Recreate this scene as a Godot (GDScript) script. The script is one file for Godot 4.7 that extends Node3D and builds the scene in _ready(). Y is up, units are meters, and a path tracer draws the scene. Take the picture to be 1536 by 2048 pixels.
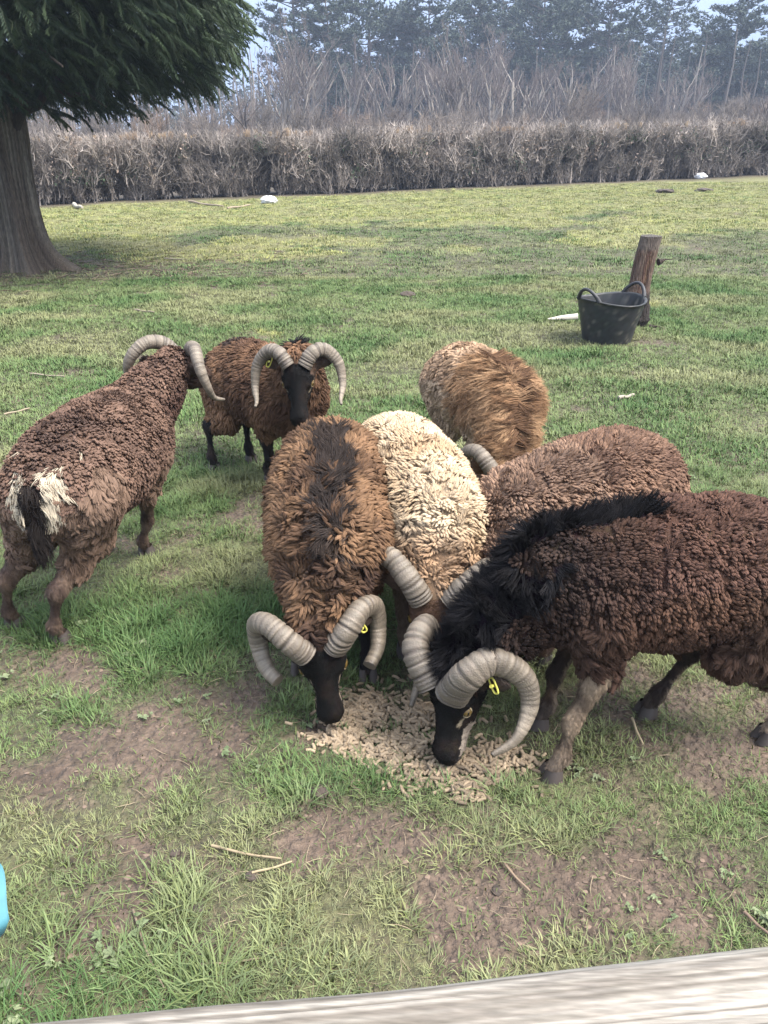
extends Node3D

const CAM_H := 1.35
const PITCH := 26.0
const FOCAL := 1547.0

var T0 := 0
var noise := FastNoiseLite.new()
var fine := FastNoiseLite.new()
var patch := FastNoiseLite.new()
var used := {}
var M := {}

# ------------------------------------------------------------------ small helpers
func lap(what: String) -> void:
	print(what, " ", Time.get_ticks_msec() - T0)

func rng_of(n: int) -> RandomNumberGenerator:
	var r := RandomNumberGenerator.new()
	r.seed = n
	return r

func numbered(called: String) -> String:
	if not used.has(called):
		used[called] = 0
		return called
	used[called] += 1
	return "%s_%03d" % [called, used[called]]

func thing(called: String, label: String, category: String, where: Vector3, group := "") -> Node3D:
	var o := Node3D.new()
	o.name = numbered(called)
	add_child(o)
	o.position = where
	tag(o, label, category, group)
	return o

func tag(o: Node, label: String, category := "", group := "", kind := "") -> void:
	if label: o.set_meta("label", label)
	if category: o.set_meta("category", category)
	if group: o.set_meta("group", group)
	if kind: o.set_meta("kind", kind)

func part(called: String, mesh: Mesh, mat: Material, parent: Node) -> MeshInstance3D:
	var o := MeshInstance3D.new()
	o.name = called
	o.mesh = mesh
	o.material_override = mat
	parent.add_child(o, true)
	return o

func top_mesh(called: String, mesh: Mesh, mat: Material) -> MeshInstance3D:
	var o := MeshInstance3D.new()
	o.name = numbered(called)
	o.mesh = mesh
	o.material_override = mat
	add_child(o)
	return o

func scatter(called: String, mesh: Mesh, mat: Material, where: Array, tint: PackedColorArray, parent: Node) -> MultiMeshInstance3D:
	var mm := MultiMesh.new()
	mm.transform_format = MultiMesh.TRANSFORM_3D
	mm.use_colors = true
	mm.mesh = mesh
	mm.instance_count = where.size()
	for i in where.size():
		mm.set_instance_transform(i, where[i])
		mm.set_instance_color(i, tint[i])
	var o := MultiMeshInstance3D.new()
	o.name = called if parent != self else numbered(called)
	o.multimesh = mm
	o.material_override = mat
	o.set_meta("kind", "stuff")
	parent.add_child(o, true)
	return o

# collects triangles; front faces run clockwise
class Build:
	var v := PackedVector3Array()
	var n := PackedVector3Array()
	var c := PackedColorArray()
	var ix := PackedInt32Array()

	func vert(p: Vector3, nn: Vector3, col: Color) -> int:
		v.append(p); n.append(nn); c.append(col)
		return v.size() - 1

	func tri(a: int, b: int, d: int) -> void:   # counter-clockwise from outside
		ix.append(a); ix.append(d); ix.append(b)

	func quad(a: int, b: int, d: int, e: int) -> void:
		tri(a, b, d); tri(a, d, e)

	func flat_tri(p: Vector3, q: Vector3, r: Vector3, col: Color) -> void:
		var nn := (q - p).cross(r - p).normalized()
		tri(vert(p, nn, col), vert(q, nn, col), vert(r, nn, col))

	func flat_quad(p: Vector3, q: Vector3, r: Vector3, s: Vector3, col: Color) -> void:
		flat_tri(p, q, r, col); flat_tri(p, r, s, col)

	# a tube along pts; squash flattens it along the second frame axis
	func tube(pts: PackedVector3Array, radii: PackedFloat32Array, sides: int, cols: PackedColorArray, cap := true, squash := 1.0, first := Vector3.ZERO) -> void:
		var m := pts.size()
		var u := first
		var start := v.size()
		for i in m:
			var t: Vector3 = (pts[mini(i + 1, m - 1)] - pts[maxi(i - 1, 0)]).normalized()
			if u == Vector3.ZERO:
				u = t.cross(Vector3(0.31, 0.2, 0.93)).normalized()
				if u.length() < 0.1: u = t.cross(Vector3.RIGHT).normalized()
			u = (u - t * u.dot(t)).normalized()
			var w := t.cross(u)
			for j in sides:
				var a := TAU * j / sides
				var d := u * cos(a) + w * (sin(a) * squash)
				var nd := (u * (cos(a) * squash) + w * sin(a)).normalized()
				vert(pts[i] + d * radii[i], nd, cols[i % cols.size()])
		for i in m - 1:
			for j in sides:
				var a := start + i * sides + j
				var b := start + i * sides + (j + 1) % sides
				quad(a, b, b + sides, a + sides)
		if cap:
			for e in [0, m - 1]:
				if radii[e] < 0.0006: continue
				var t: Vector3 = (pts[1] - pts[0]).normalized() * -1.0 if e == 0 else (pts[m - 1] - pts[m - 2]).normalized()
				var mid := vert(pts[e], t, cols[e % cols.size()])
				var ring := []
				for j in sides:
					ring.append(vert(v[start + e * sides + j], t, cols[e % cols.size()]))
				for j in sides:
					if e == 0: tri(mid, ring[(j + 1) % sides], ring[j])
					else: tri(mid, ring[j], ring[(j + 1) % sides])

	func mesh() -> ArrayMesh:
		var arr := []
		arr.resize(Mesh.ARRAY_MAX)
		arr[Mesh.ARRAY_VERTEX] = v
		arr[Mesh.ARRAY_NORMAL] = n
		arr[Mesh.ARRAY_COLOR] = c
		arr[Mesh.ARRAY_INDEX] = ix
		var m := ArrayMesh.new()
		m.add_surface_from_arrays(Mesh.PRIMITIVE_TRIANGLES, arr)
		return m

func floats(a: Array) -> PackedFloat32Array:
	return PackedFloat32Array(a)

func gray(k: float) -> Color:
	return Color(k, k, k)

func noise_tex(size: int, freq: float, octaves: int, lo: float, hi: float, seed_: int, kind := FastNoiseLite.TYPE_SIMPLEX_SMOOTH, tint := Color.WHITE) -> NoiseTexture2D:
	var n := FastNoiseLite.new()
	n.noise_type = kind
	n.frequency = freq
	n.fractal_octaves = octaves
	n.seed = seed_
	var t := NoiseTexture2D.new()
	t.width = size; t.height = size
	t.seamless = true
	t.noise = n
	var g := Gradient.new()
	g.set_color(0, Color(lo * tint.r, lo * tint.g, lo * tint.b)); g.set_color(1, Color(hi, hi, hi))
	t.color_ramp = g
	return t

func mat(called: String, col: Color, rough: float, vertex := true) -> StandardMaterial3D:
	var m := StandardMaterial3D.new()
	m.resource_name = called
	m.albedo_color = col.linear_to_srgb()
	m.roughness = rough
	m.vertex_color_use_as_albedo = vertex
	M[called] = m
	return m

# ------------------------------------------------------------------ the lie of the land
func land(x: float, z: float) -> float:
	var t := smoothstep(4.0, 20.0, -z)
	return t * (-0.05 + 0.021 * clampf(x, -60.0, 60.0))

func micro(x: float, z: float) -> float:
	var d := Vector2(x, z).length()
	var near := 1.0 - smoothstep(5.0, 14.0, d)
	return near * (noise.get_noise_2d(x * 90.0, z * 90.0) * 0.013 + fine.get_noise_2d(x * 60.0, z * 60.0) * 0.006 * (0.4 + bare(x, z))) + noise.get_noise_2d(x * 12.0, z * 12.0) * 0.03

func ground(x: float, z: float) -> float:
	return land(x, z) + micro(x, z)

# ground point seen at a place of the 1536 x 2048 photograph
func gp(px: float, py: float) -> Vector3:
	var a := deg_to_rad(PITCH)
	var fw := Vector3(0, -sin(a), -cos(a))
	var up := Vector3(0, cos(a), -sin(a))
	var d := fw + Vector3.RIGHT * ((px - 768.0) / FOCAL) - up * ((py - 1024.0) / FOCAL)
	var h := 0.0
	var p := Vector3.ZERO
	for i in 12:
		p = Vector3(0, CAM_H, 0) + d * ((h - CAM_H) / d.y)
		h = land(p.x, p.z)
	return Vector3(p.x, ground(p.x, p.z), p.z)

var mud_spots := []

# how bare of grass the ground is, 0 to 1
func bare(x: float, z: float) -> float:
	var b := 0.0
	for s in mud_spots:
		var q: float = Vector2((x - s.x) / s.z, (z - s.y) / s.w).length_squared()
		if q < 6.0: b = maxf(b, exp(-q))
	var n := patch.get_noise_2d(x * 100.0, z * 100.0) * 0.75 + fine.get_noise_2d(x * 40.0, z * 40.0) * 0.35
	return clampf(b * 0.52 + n * 1.0 + 0.55 * fine.get_noise_2d(x * 170.0 + 50.0, z * 170.0) + 0.13 - 0.36 * smoothstep(1.6, 4.5, -z), 0.0, 1.0)

# ------------------------------------------------------------------ bodies: tapered bones joined smoothly, meshed as surface nets
enum {TRUNK, NECK, THIGH, SHANK, HEAD, TAIL, EAR}

func bone(a: Vector3, b: Vector3, ra: float, rb: float, kind: int, axis := Vector3.ZERO, squash := 1.0) -> Array:
	return [a, b, ra, rb, kind, axis, squash]

# returns {v, n, tag, ix}
func skin(bones: Array, cell: float, k: float) -> Dictionary:
	var lo := Vector3(99, 99, 99)
	var hi := -lo
	for b in bones:
		var r: float = maxf(b[2], b[3]) + cell * 2.5
		lo = lo.min(b[0] - Vector3(r, r, r)).min(b[1] - Vector3(r, r, r))
		hi = hi.max(b[0] + Vector3(r, r, r)).max(b[1] + Vector3(r, r, r))
	var size := Vector3i(((hi - lo) / cell).ceil()) + Vector3i(1, 1, 1)
	var nx := size.x
	var nxy := size.x * size.y
	var total := nxy * size.z
	var field := PackedFloat32Array()
	field.resize(total)
	var best := PackedFloat32Array()
	best.resize(total)
	var whose := PackedByteArray()
	whose.resize(total)
	var margin := 3.0 / k
	for b in bones:
		var a: Vector3 = b[0]
		var ba: Vector3 = b[1] - a
		var ra: float = b[2]
		var dr: float = b[3] - ra
		var ax: Vector3 = b[5]
		var extra: float = 1.0 / b[6] - 1.0
		var shrink: float = b[6]
		var kind: int = b[4]
		if extra != 0.0: ba += ax * (ba.dot(ax) * extra)
		var inv := 1.0 / maxf(ba.length_squared(), 1e-9)
		var r: float = maxf(ra, b[3]) + margin
		var c0 := Vector3i(((a.min(b[1]) - Vector3(r, r, r) - lo) / cell).floor()).clamp(Vector3i.ZERO, size - Vector3i.ONE)
		var c1 := Vector3i(((a.max(b[1]) + Vector3(r, r, r) - lo) / cell).ceil()).clamp(Vector3i.ZERO, size - Vector3i.ONE)
		for z in range(c0.z, c1.z + 1):
			for y in range(c0.y, c1.y + 1):
				var at := z * nxy + y * nx + c0.x
				var p := lo + Vector3(c0.x, y, z) * cell - a
				for x in range(c0.x, c1.x + 1):
					var q := p
					if extra != 0.0: q += ax * (p.dot(ax) * extra)
					var h := clampf(q.dot(ba) * inv, 0.0, 1.0)
					var d := ((q - ba * h).length() - ra - dr * h) * shrink
					if d < margin:
						var e := exp(-k * d)
						field[at] += e
						if e > best[at]:
							best[at] = e
							whose[at] = kind
					p.x += cell
					at += 1
	var v := PackedVector3Array()
	var nn := PackedVector3Array()
	var tags := PackedByteArray()
	var ix := PackedInt32Array()
	var id := PackedInt32Array()
	id.resize(total)
	var off := [0, 1, nx, nx + 1, nxy, nxy + 1, nxy + nx, nxy + nx + 1]
	var corner := [Vector3(0, 0, 0), Vector3(1, 0, 0), Vector3(0, 1, 0), Vector3(1, 1, 0), Vector3(0, 0, 1), Vector3(1, 0, 1), Vector3(0, 1, 1), Vector3(1, 1, 1)]
	var edges := [[0, 1], [2, 3], [4, 5], [6, 7], [0, 2], [1, 3], [4, 6], [5, 7], [0, 4], [1, 5], [2, 6], [3, 7]]
	var g := PackedFloat32Array()
	g.resize(8)
	for z in size.z - 1:
		for y in size.y - 1:
			var at := z * nxy + y * nx
			for x in size.x - 1:
				var inside := 0
				for o in off:
					if field[at + o] > 1.0: inside += 1
				if inside > 0 and inside < 8:
					for i in 8:
						g[i] = log(maxf(field[at + off[i]], 1e-4))
					var sum := Vector3.ZERO
					var count := 0
					for e in edges:
						var ga := g[e[0]]
						var gb := g[e[1]]
						if (ga > 0.0) != (gb > 0.0):
							sum += (corner[e[0]] as Vector3).lerp(corner[e[1]], ga / (ga - gb))
							count += 1
					var local := sum / count
					v.append(lo + (Vector3(x, y, z) + local) * cell)
					var gr := Vector3(g[1] + g[3] + g[5] + g[7] - g[0] - g[2] - g[4] - g[6], g[2] + g[3] + g[6] + g[7] - g[0] - g[1] - g[4] - g[5], g[4] + g[5] + g[6] + g[7] - g[0] - g[1] - g[2] - g[3])
					nn.append(-gr.normalized())
					var top := 0
					for i in range(1, 8):
						if best[at + off[i]] > best[at + off[top]]: top = i
					tags.append(whose[at + off[top]])
					id[at] = v.size()
				at += 1
	# one quad round each crossed edge
	var steps := [1, nx, nxy]
	for z in range(1, size.z - 1):
		for y in range(1, size.y - 1):
			var at := z * nxy + y * nx
			for x in size.x - 1:
				if x > 0:
					var here := field[at] > 1.0
					for ax in 3:
						if here != (field[at + steps[ax]] > 1.0):
							var s1: int = steps[(ax + 1) % 3]
							var s2: int = steps[(ax + 2) % 3]
							var a := id[at - s1 - s2] - 1
							var b := id[at - s2] - 1
							var c := id[at] - 1
							var d := id[at - s1] - 1
							if a >= 0 and b >= 0 and c >= 0 and d >= 0:
								if here: ix.append_array([a, c, b, a, d, c])
								else: ix.append_array([a, b, c, a, c, d])
				at += 1
	return {"v": v, "n": nn, "tag": tags, "ix": ix}

# ------------------------------------------------------------------ sheep
func lock_mesh(kind: String, seed_: int) -> ArrayMesh:
	var r := rng_of(seed_)
	var b := Build.new()
	if kind == "hair":
		for s in 6:
			var pts := PackedVector3Array()
			var rad := PackedFloat32Array()
			var cols := PackedColorArray()
			var base := Vector3(r.randf_range(-0.4, 0.4), -0.1, r.randf_range(-0.25, 0.25))
			var lean := Vector3(r.randf_range(-0.5, 0.5), 0, r.randf_range(-0.3, 0.3))
			var ph := r.randf() * TAU
			var sh := r.randf_range(0.7, 1.25)
			var len_ := r.randf_range(0.65, 1.1)
			for i in 6:
				var t := i / 5.0
				pts.append(base + lean * t * t + Vector3(sin(ph + t * 5.0) * 0.08, t * len_, cos(ph + t * 5.0) * 0.08 + t * t * 0.15))
				rad.append(lerpf(0.105, 0.012, pow(t, 1.6)))
				cols.append(gray(sh))
			b.tube(pts, rad, 4, cols, false)
	else:
		var curl := kind == "curl"
		for s in (6 if curl else 5):
			var pts := PackedVector3Array()
			var rad := PackedFloat32Array()
			var cols := PackedColorArray()
			var a0 := TAU * s / (6.0 if curl else 5.0) + r.randf() * 0.6
			var turn := r.randf_range(1.0, 2.8) * (1 if seed_ % 2 == 0 else -1)
			var hook := r.randf_range(0.1, 0.45)
			var sh := r.randf_range(0.86, 1.14)
			var len_ := r.randf_range(0.7, 1.05)
			var n := 7
			for i in n:
				var t := i / (n - 1.0)
				var sp := (0.30 if curl else 0.34) * (1.0 - (0.75 if curl else 0.35) * t * t)
				pts.append(Vector3(cos(a0 + turn * t) * sp, (t - 0.12) * len_, sin(a0 + turn * t) * sp + hook * t * t * 0.4) + Vector3(sin(t * 9.0 + a0), 0, cos(t * 9.0 + a0)) * 0.05)
				if curl: rad.append(0.19 * (0.9 + 0.35 * sin(PI * t)) * (1.0 - pow(t, 2.2) * 0.93))
				else: rad.append(0.27 * (0.9 + 0.35 * sin(PI * t)) * sqrt(maxf(1.0 - pow(t, 4.0), 0.02)))
				cols.append(gray(sh))
			b.tube(pts, rad, 6, cols, true)
	return b.mesh()

var lock_meshes := {}

const HORN := [[0.0, 0.030, 0.042], [-0.050, 0.060, 0.072], [-0.100, 0.100, 0.058], [-0.118, 0.140, 0.0], [-0.080, 0.165, -0.058], [-0.010, 0.165, -0.085], [0.045, 0.178, -0.080]]

# the horn's middle line, given as steps along the nose, to the side and up from the skull
func horn_line(o: Vector3, f: Vector3, u: Vector3, s: Vector3, path: Array, n: int) -> PackedVector3Array:
	var c := Curve3D.new()
	var pts := []
	for q in path: pts.append(o + f * float(q[0]) + s * float(q[1]) + u * float(q[2]))
	for i in pts.size():
		var t: Vector3 = (pts[mini(i + 1, pts.size() - 1)] - pts[maxi(i - 1, 0)]) / (6.0 if i > 0 and i < pts.size() - 1 else 4.0)
		c.add_point(pts[i], -t, t)
	c.bake_interval = 0.002
	var out := PackedVector3Array()
	for i in n: out.append(c.sample_baked(c.get_baked_length() * i / (n - 1.0), true))
	return out

func horn_mesh(o: Vector3, f: Vector3, u: Vector3, s: Vector3, h: Dictionary, seed_: int) -> ArrayMesh:
	var r := rng_of(seed_)
	var b := Build.new()
	var n := 170
	var thick: float = h.thick
	var pts := horn_line(o, f, u, s, h.get("path", HORN), n)
	var length := 0.0
	for i in n - 1: length += pts[i].distance_to(pts[i + 1])
	var plane: Vector3 = (pts[n / 3] - pts[0]).cross(pts[2 * n / 3] - pts[n / 3]).normalized()
	var rad := PackedFloat32Array()
	var cols := PackedColorArray()
	var phase := r.randf() * 9.0
	for i in n:
		var t := i / (n - 1.0)
		var ring := sin(t * length / 0.0105 * TAU * (1.0 - 0.2 * t) + phase + 2.8 * noise.get_noise_1d(t * 1000.0 + seed_ * 77.0))
		var groove := pow(0.5 - 0.5 * ring, 2.0)
		var deep := clampf(0.85 + 1.5 * noise.get_noise_1d(t * 1300.0 + seed_ * 11.0), 0.2, 1.3)
		var body := thick * (1.0 - pow(t, 1.6) * 0.84)
		if h.get("blunt", false): body = thick * (1.0 - t * 0.45)
		rad.append(body * (1.0 - groove * 0.10 * deep * (1.0 - t * 0.8) + 0.04 * noise.get_noise_1d(t * 300.0 + seed_)))
		var tone := 0.9 + 0.4 * noise.get_noise_1d(t * 1400.0 + seed_ * 31.0)  # horn colour varies at random along its length
		var col := Color(0.140, 0.115, 0.092).lerp(Color(0.215, 0.178, 0.138), clampf(0.15 + t * 1.3, 0, 1)) * tone
		col = col.lerp(Color(0.060, 0.047, 0.038), groove * 0.8 * deep * (1.0 - t * 0.75))
		if t > 0.94: col = col.lerp(Color(0.07, 0.058, 0.05), (t - 0.94) * 9.0)
		cols.append(col)
	# cross-section: flattened on the inner side, keeled outside, with lengthwise streaks
	var sides := 18
	var start := 0
	for i in n:
		var t3: Vector3 = (pts[mini(i + 1, n - 1)] - pts[maxi(i - 1, 0)]).normalized()
		var w: Vector3 = (plane - t3 * plane.dot(t3)).normalized()
		var q := t3.cross(w)
		for j in sides:
			var a := TAU * j / sides
			var shape := 1.0 + 0.10 * cos(a - 0.6) - 0.07 * cos(2.0 * a + 0.5) + 0.05 * cos(3.0 * a)
			var streak := 1.0 + 0.22 * fine.get_noise_2d(a * 130.0 + seed_ * 20, i * 4.0)
			var d: Vector3 = w * cos(a) + q * sin(a)
			b.vert(pts[i] + d * (rad[i] * shape * (1.0 + 0.02 * fine.get_noise_2d(a * 200.0, i * 20.0))), d, cols[i] * streak)
	for i in n - 1:
		for j in sides:
			var a := start + i * sides + j
			var e := start + i * sides + (j + 1) % sides
			b.quad(a, e, e + sides, a + sides)
	var mid := b.vert(pts[n - 1], (pts[n - 1] - pts[n - 2]).normalized(), cols[n - 1])
	for j in sides:
		b.tri(mid, (n - 1) * sides + j, (n - 1) * sides + (j + 1) % sides)
	# normals that know the rings
	var nrm := PackedVector3Array()
	nrm.resize(b.v.size())
	for i in range(0, b.ix.size(), 3):
		var fa := (b.v[b.ix[i + 2]] - b.v[b.ix[i]]).cross(b.v[b.ix[i + 1]] - b.v[b.ix[i]])
		for e in 3: nrm[b.ix[i + e]] += fa
	for i in nrm.size(): b.n[i] = nrm[i].normalized()
	return b.mesh()

func hoof_mesh(dir: Vector3, col: Color) -> ArrayMesh:
	var b := Build.new()
	var side := Vector3.UP.cross(dir).normalized()
	for s in [-1.0, 1.0]:
		var c: Vector3 = side * (s * 0.0125) - dir * 0.004
		var rings := []
		for i in 4:
			var t := i / 3.0
			var y := lerpf(0.034, 0.0, t)
			var fw := lerpf(0.018, 0.034, t)
			var bk := lerpf(0.016, 0.019, t)
			var half := lerpf(0.0095, 0.0115, t)
			var ring := []
			for q in [[1.0, 0.35], [0.6, 0.95], [-0.3, 1.0], [-1.0, 0.8], [-1.0, -0.8], [-0.3, -1.0], [0.6, -0.95], [1.0, -0.35]]:
				var along: float = q[0] * (fw if q[0] > 0 else bk)
				var p: Vector3 = c + dir * along + side * (q[1] * half + s * 0.002 * t) + Vector3.UP * y
				ring.append(b.vert(p, (dir * q[0] + side * q[1] + Vector3.UP * 0.3).normalized(), col))
			rings.append(ring)
		for i in 3:
			for j in 8:
				b.quad(rings[i][j], rings[i + 1][j], rings[i + 1][(j + 1) % 8], rings[i][(j + 1) % 8])
		var m := b.vert(c, Vector3.DOWN, col)
		for j in 8: b.tri(m, rings[3][(j + 1) % 8], rings[3][j])
	return b.mesh()

# the look of the coat at a point: colour, lock length, width, lift, amount of wool, kind of lock
func coat(id: String, g: Dictionary, p: Vector3, n: Vector3, kind: int, r: RandomNumberGenerator) -> Dictionary:
	var fwd: Vector3 = g.fwd
	var side: Vector3 = g.side
	var rel: Vector3 = p - g.hip
	var along: float = rel.dot(fwd) / g.span          # 0 hip, 1 shoulder
	var lat: float = rel.dot(side)
	var up: float = n.y
	var w1 := patch.get_noise_3dv(p * 260.0 + g.shift)
	var w2 := fine.get_noise_3dv(p * 400.0 + g.shift)
	var q := {"c": Color.BLACK, "len": 0.03, "w": 0.012, "lift": 0.45, "wool": 1.0, "kind": "curl", "vary": 0.24}
	if kind == SHANK or kind == HEAD or kind == EAR: q.wool = 0.0
	var hf: float = (p - g.skull).dot(g.f)
	if kind == NECK:
		var spine: Vector3 = g.skull - g.sho
		lat = (p - g.sho).dot(side) - clampf((p - g.sho).dot(spine) / spine.length_squared(), 0, 1) * spine.dot(side)
	var crest: bool = absf(lat + 0.02 * w1) < 0.035 and n.dot(g.crest if kind == NECK else Vector3.UP) > 0.35
	match id:
		"front":
			q.c = Color(0.190, 0.112, 0.065).lerp(Color(0.078, 0.046, 0.030), clampf(0.5 + w1 * 1.3, 0, 1))
			q.len = 0.027; q.w = 0.0098; q.lift = 0.5
			if along > 0.12 + 0.2 * w2 and up > 0.3 and kind != NECK and r.randf() < smoothstep(0.060, 0.016, absf(lat + 0.03 * w1)) * (1.0 if along < 0.8 else 0.75):
				q.c = q.c.lerp(Color(0.030, 0.025, 0.024), 0.9); q.kind = "hair"; q.w = 0.012; q.len = 0.048
			if kind == NECK: q.c = q.c.lerp(Color(0.045, 0.028, 0.022), clampf(0.55 + w1 * 0.9 + (0.35 if crest else 0.0), 0, 0.95))
		"side":
			q.c = Color(0.088, 0.047, 0.031).lerp(Color(0.055, 0.031, 0.024), clampf(0.5 + w1 * 1.2, 0, 1))
			q.len = 0.011; q.w = 0.0058; q.lift = 0.6; q.kind = "crinkle"
			if along < 0.25: q.c = q.c.lerp(Color(0.10, 0.064, 0.045), clampf((0.25 - along) * 1.2, 0, 0.7))
			if kind == THIGH: q.len = 0.024; q.kind = "hair" if w2 > 0.0 else "crinkle"; q.lift = 0.25; q.w = 0.011
			var dark := clampf((along - 0.75) * 1.4, 0, 0.75)
			if kind == NECK: dark = 0.50 + w1 * 0.6
			q.c = q.c.lerp(Color(0.019, 0.015, 0.014), clampf(dark, 0, 0.95))
			if along > 0.62 and (crest or (kind == NECK and n.dot(g.crest) > 0.62 + 0.2 * w1)):
				q.c = Color(0.013, 0.012, 0.0135); q.kind = "hair"; q.len = 0.046; q.w = 0.0085; q.lift = 0.7
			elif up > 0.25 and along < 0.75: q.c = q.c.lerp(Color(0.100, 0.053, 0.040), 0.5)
		"away":
			q.c = Color(0.150, 0.093, 0.068).lerp(Color(0.085, 0.053, 0.041), clampf(0.5 + w1 * 1.2, 0, 1))
			q.len = 0.013; q.w = 0.0070; q.lift = 0.55; q.kind = "crinkle"
			var tail: Vector3 = p - g.tail
			var tl := absf(tail.dot(side))
			if kind == TAIL: q.c = Color(0.020, 0.016, 0.015); q.kind = "hair"; q.len = 0.05; q.w = 0.010; q.lift = 0.12
			elif r.randf() < 0.96 and n.dot(fwd) < 0.0 and tl > 0.018 + 0.01 * w2 and tl < 0.062 + 0.05 * w2 + r.randf_range(-0.01, 0.01) and tail.y > -0.06 - 0.5 * (0.08 - tl) and tail.y < 0.040 + 0.05 * w2 + r.randf_range(-0.012, 0.012):
				q.c = Color(0.50, 0.43, 0.33); q.kind = "hair"; q.len = 0.042; q.lift = 0.2; q.w = 0.010
			elif kind == THIGH or (n.dot(fwd) < -0.2 and tail.y < -0.05):
				q.c = q.c.lerp(Color(0.175, 0.118, 0.084), 0.5); q.kind = "hair" if w2 > 0.05 else "crinkle"; q.len = 0.026; q.lift = 0.2; q.w = 0.0095
			if kind == NECK: q.c = q.c.lerp(Color(0.065, 0.037, 0.029), clampf(0.35 + w1, 0, 0.85))
		"watch":
			q.c = Color(0.175, 0.100, 0.060).lerp(Color(0.080, 0.046, 0.031), clampf(0.5 + w1 * 1.4, 0, 1))
			q.len = 0.026; q.w = 0.0100; q.lift = 0.42
			if along < 0.15 and up > -0.1 and lat * 1.0 + w1 * 0.03 > -0.11 and w1 > 0.18: q.c = Color(0.035, 0.025, 0.022)
			if kind == NECK: q.c = q.c.lerp(Color(0.05, 0.032, 0.025), clampf(0.3 + w1, 0, 0.9))
			if kind == NECK and crest: q.c = Color(0.018, 0.017, 0.018); q.kind = "hair"; q.len = 0.05
		"pale":
			q.c = Color(0.52, 0.415, 0.295).lerp(Color(0.39, 0.285, 0.185), clampf(0.5 + w1 * 1.3, 0, 1))
			q.len = 0.0165; q.w = 0.0072; q.lift = 0.5; q.vary = 0.09; q.kind = "curl"
			if absf(lat + 0.02 * w1) < 0.045 and up > 0.4 and along > 0.35 and along < 0.85: q.c = q.c.lerp(Color(0.40, 0.27, 0.165), 0.5)
			if kind == NECK:
				var near := clampf(1.0 - (p - g.skull).length() / 0.22, 0, 1)
				q.c = q.c.lerp(Color(0.27, 0.165, 0.10), clampf(near * 2.0, 0, 0.85))
		"mane":
			q.c = Color(0.37, 0.255, 0.170).lerp(Color(0.27, 0.180, 0.118), clampf(0.5 + w1 * 1.3, 0, 1))
			q.len = 0.022; q.w = 0.0080; q.lift = 0.3; q.kind = "crinkle" if w2 > 0.1 else "hair"
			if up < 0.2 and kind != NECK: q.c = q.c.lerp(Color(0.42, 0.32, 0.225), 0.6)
			if (along > 0.65 and up > 0.0) or kind == NECK:
				q.c = Color(0.40, 0.255, 0.150).lerp(Color(0.22, 0.127, 0.072), clampf(0.5 + w2 * 1.5, 0, 1))
				if absf(lat + 0.010) < 0.013: q.c = Color(0.115, 0.066, 0.040)  # dark hair at the parting, with its shadow painted in
				q.kind = "hair"; q.len = 0.070; q.w = 0.0115; q.lift = 0.3
		"plain":
			q.c = Color(0.195, 0.117, 0.080).lerp(Color(0.115, 0.067, 0.048), clampf(0.5 + w1 * 1.3, 0, 1))
			q.len = 0.0175; q.w = 0.0070; q.lift = 0.75; q.kind = "crinkle" if w2 > -0.2 else "curl"
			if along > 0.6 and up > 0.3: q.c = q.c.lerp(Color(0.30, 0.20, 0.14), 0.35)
			if kind == NECK: q.c = q.c.lerp(Color(0.08, 0.05, 0.038), 0.35)
	var dull: float = (q.c.r + q.c.g + q.c.b) / 3.0
	if id != "mane" and id != "pale" and id != "front" and id != "watch": q.c = (q.c as Color).lerp(gray(dull * 0.95), 0.05) * 1.06
	if kind == THIGH and id != "side" and id != "away": q.len *= 0.8; q.lift = 0.3
	return q

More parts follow.
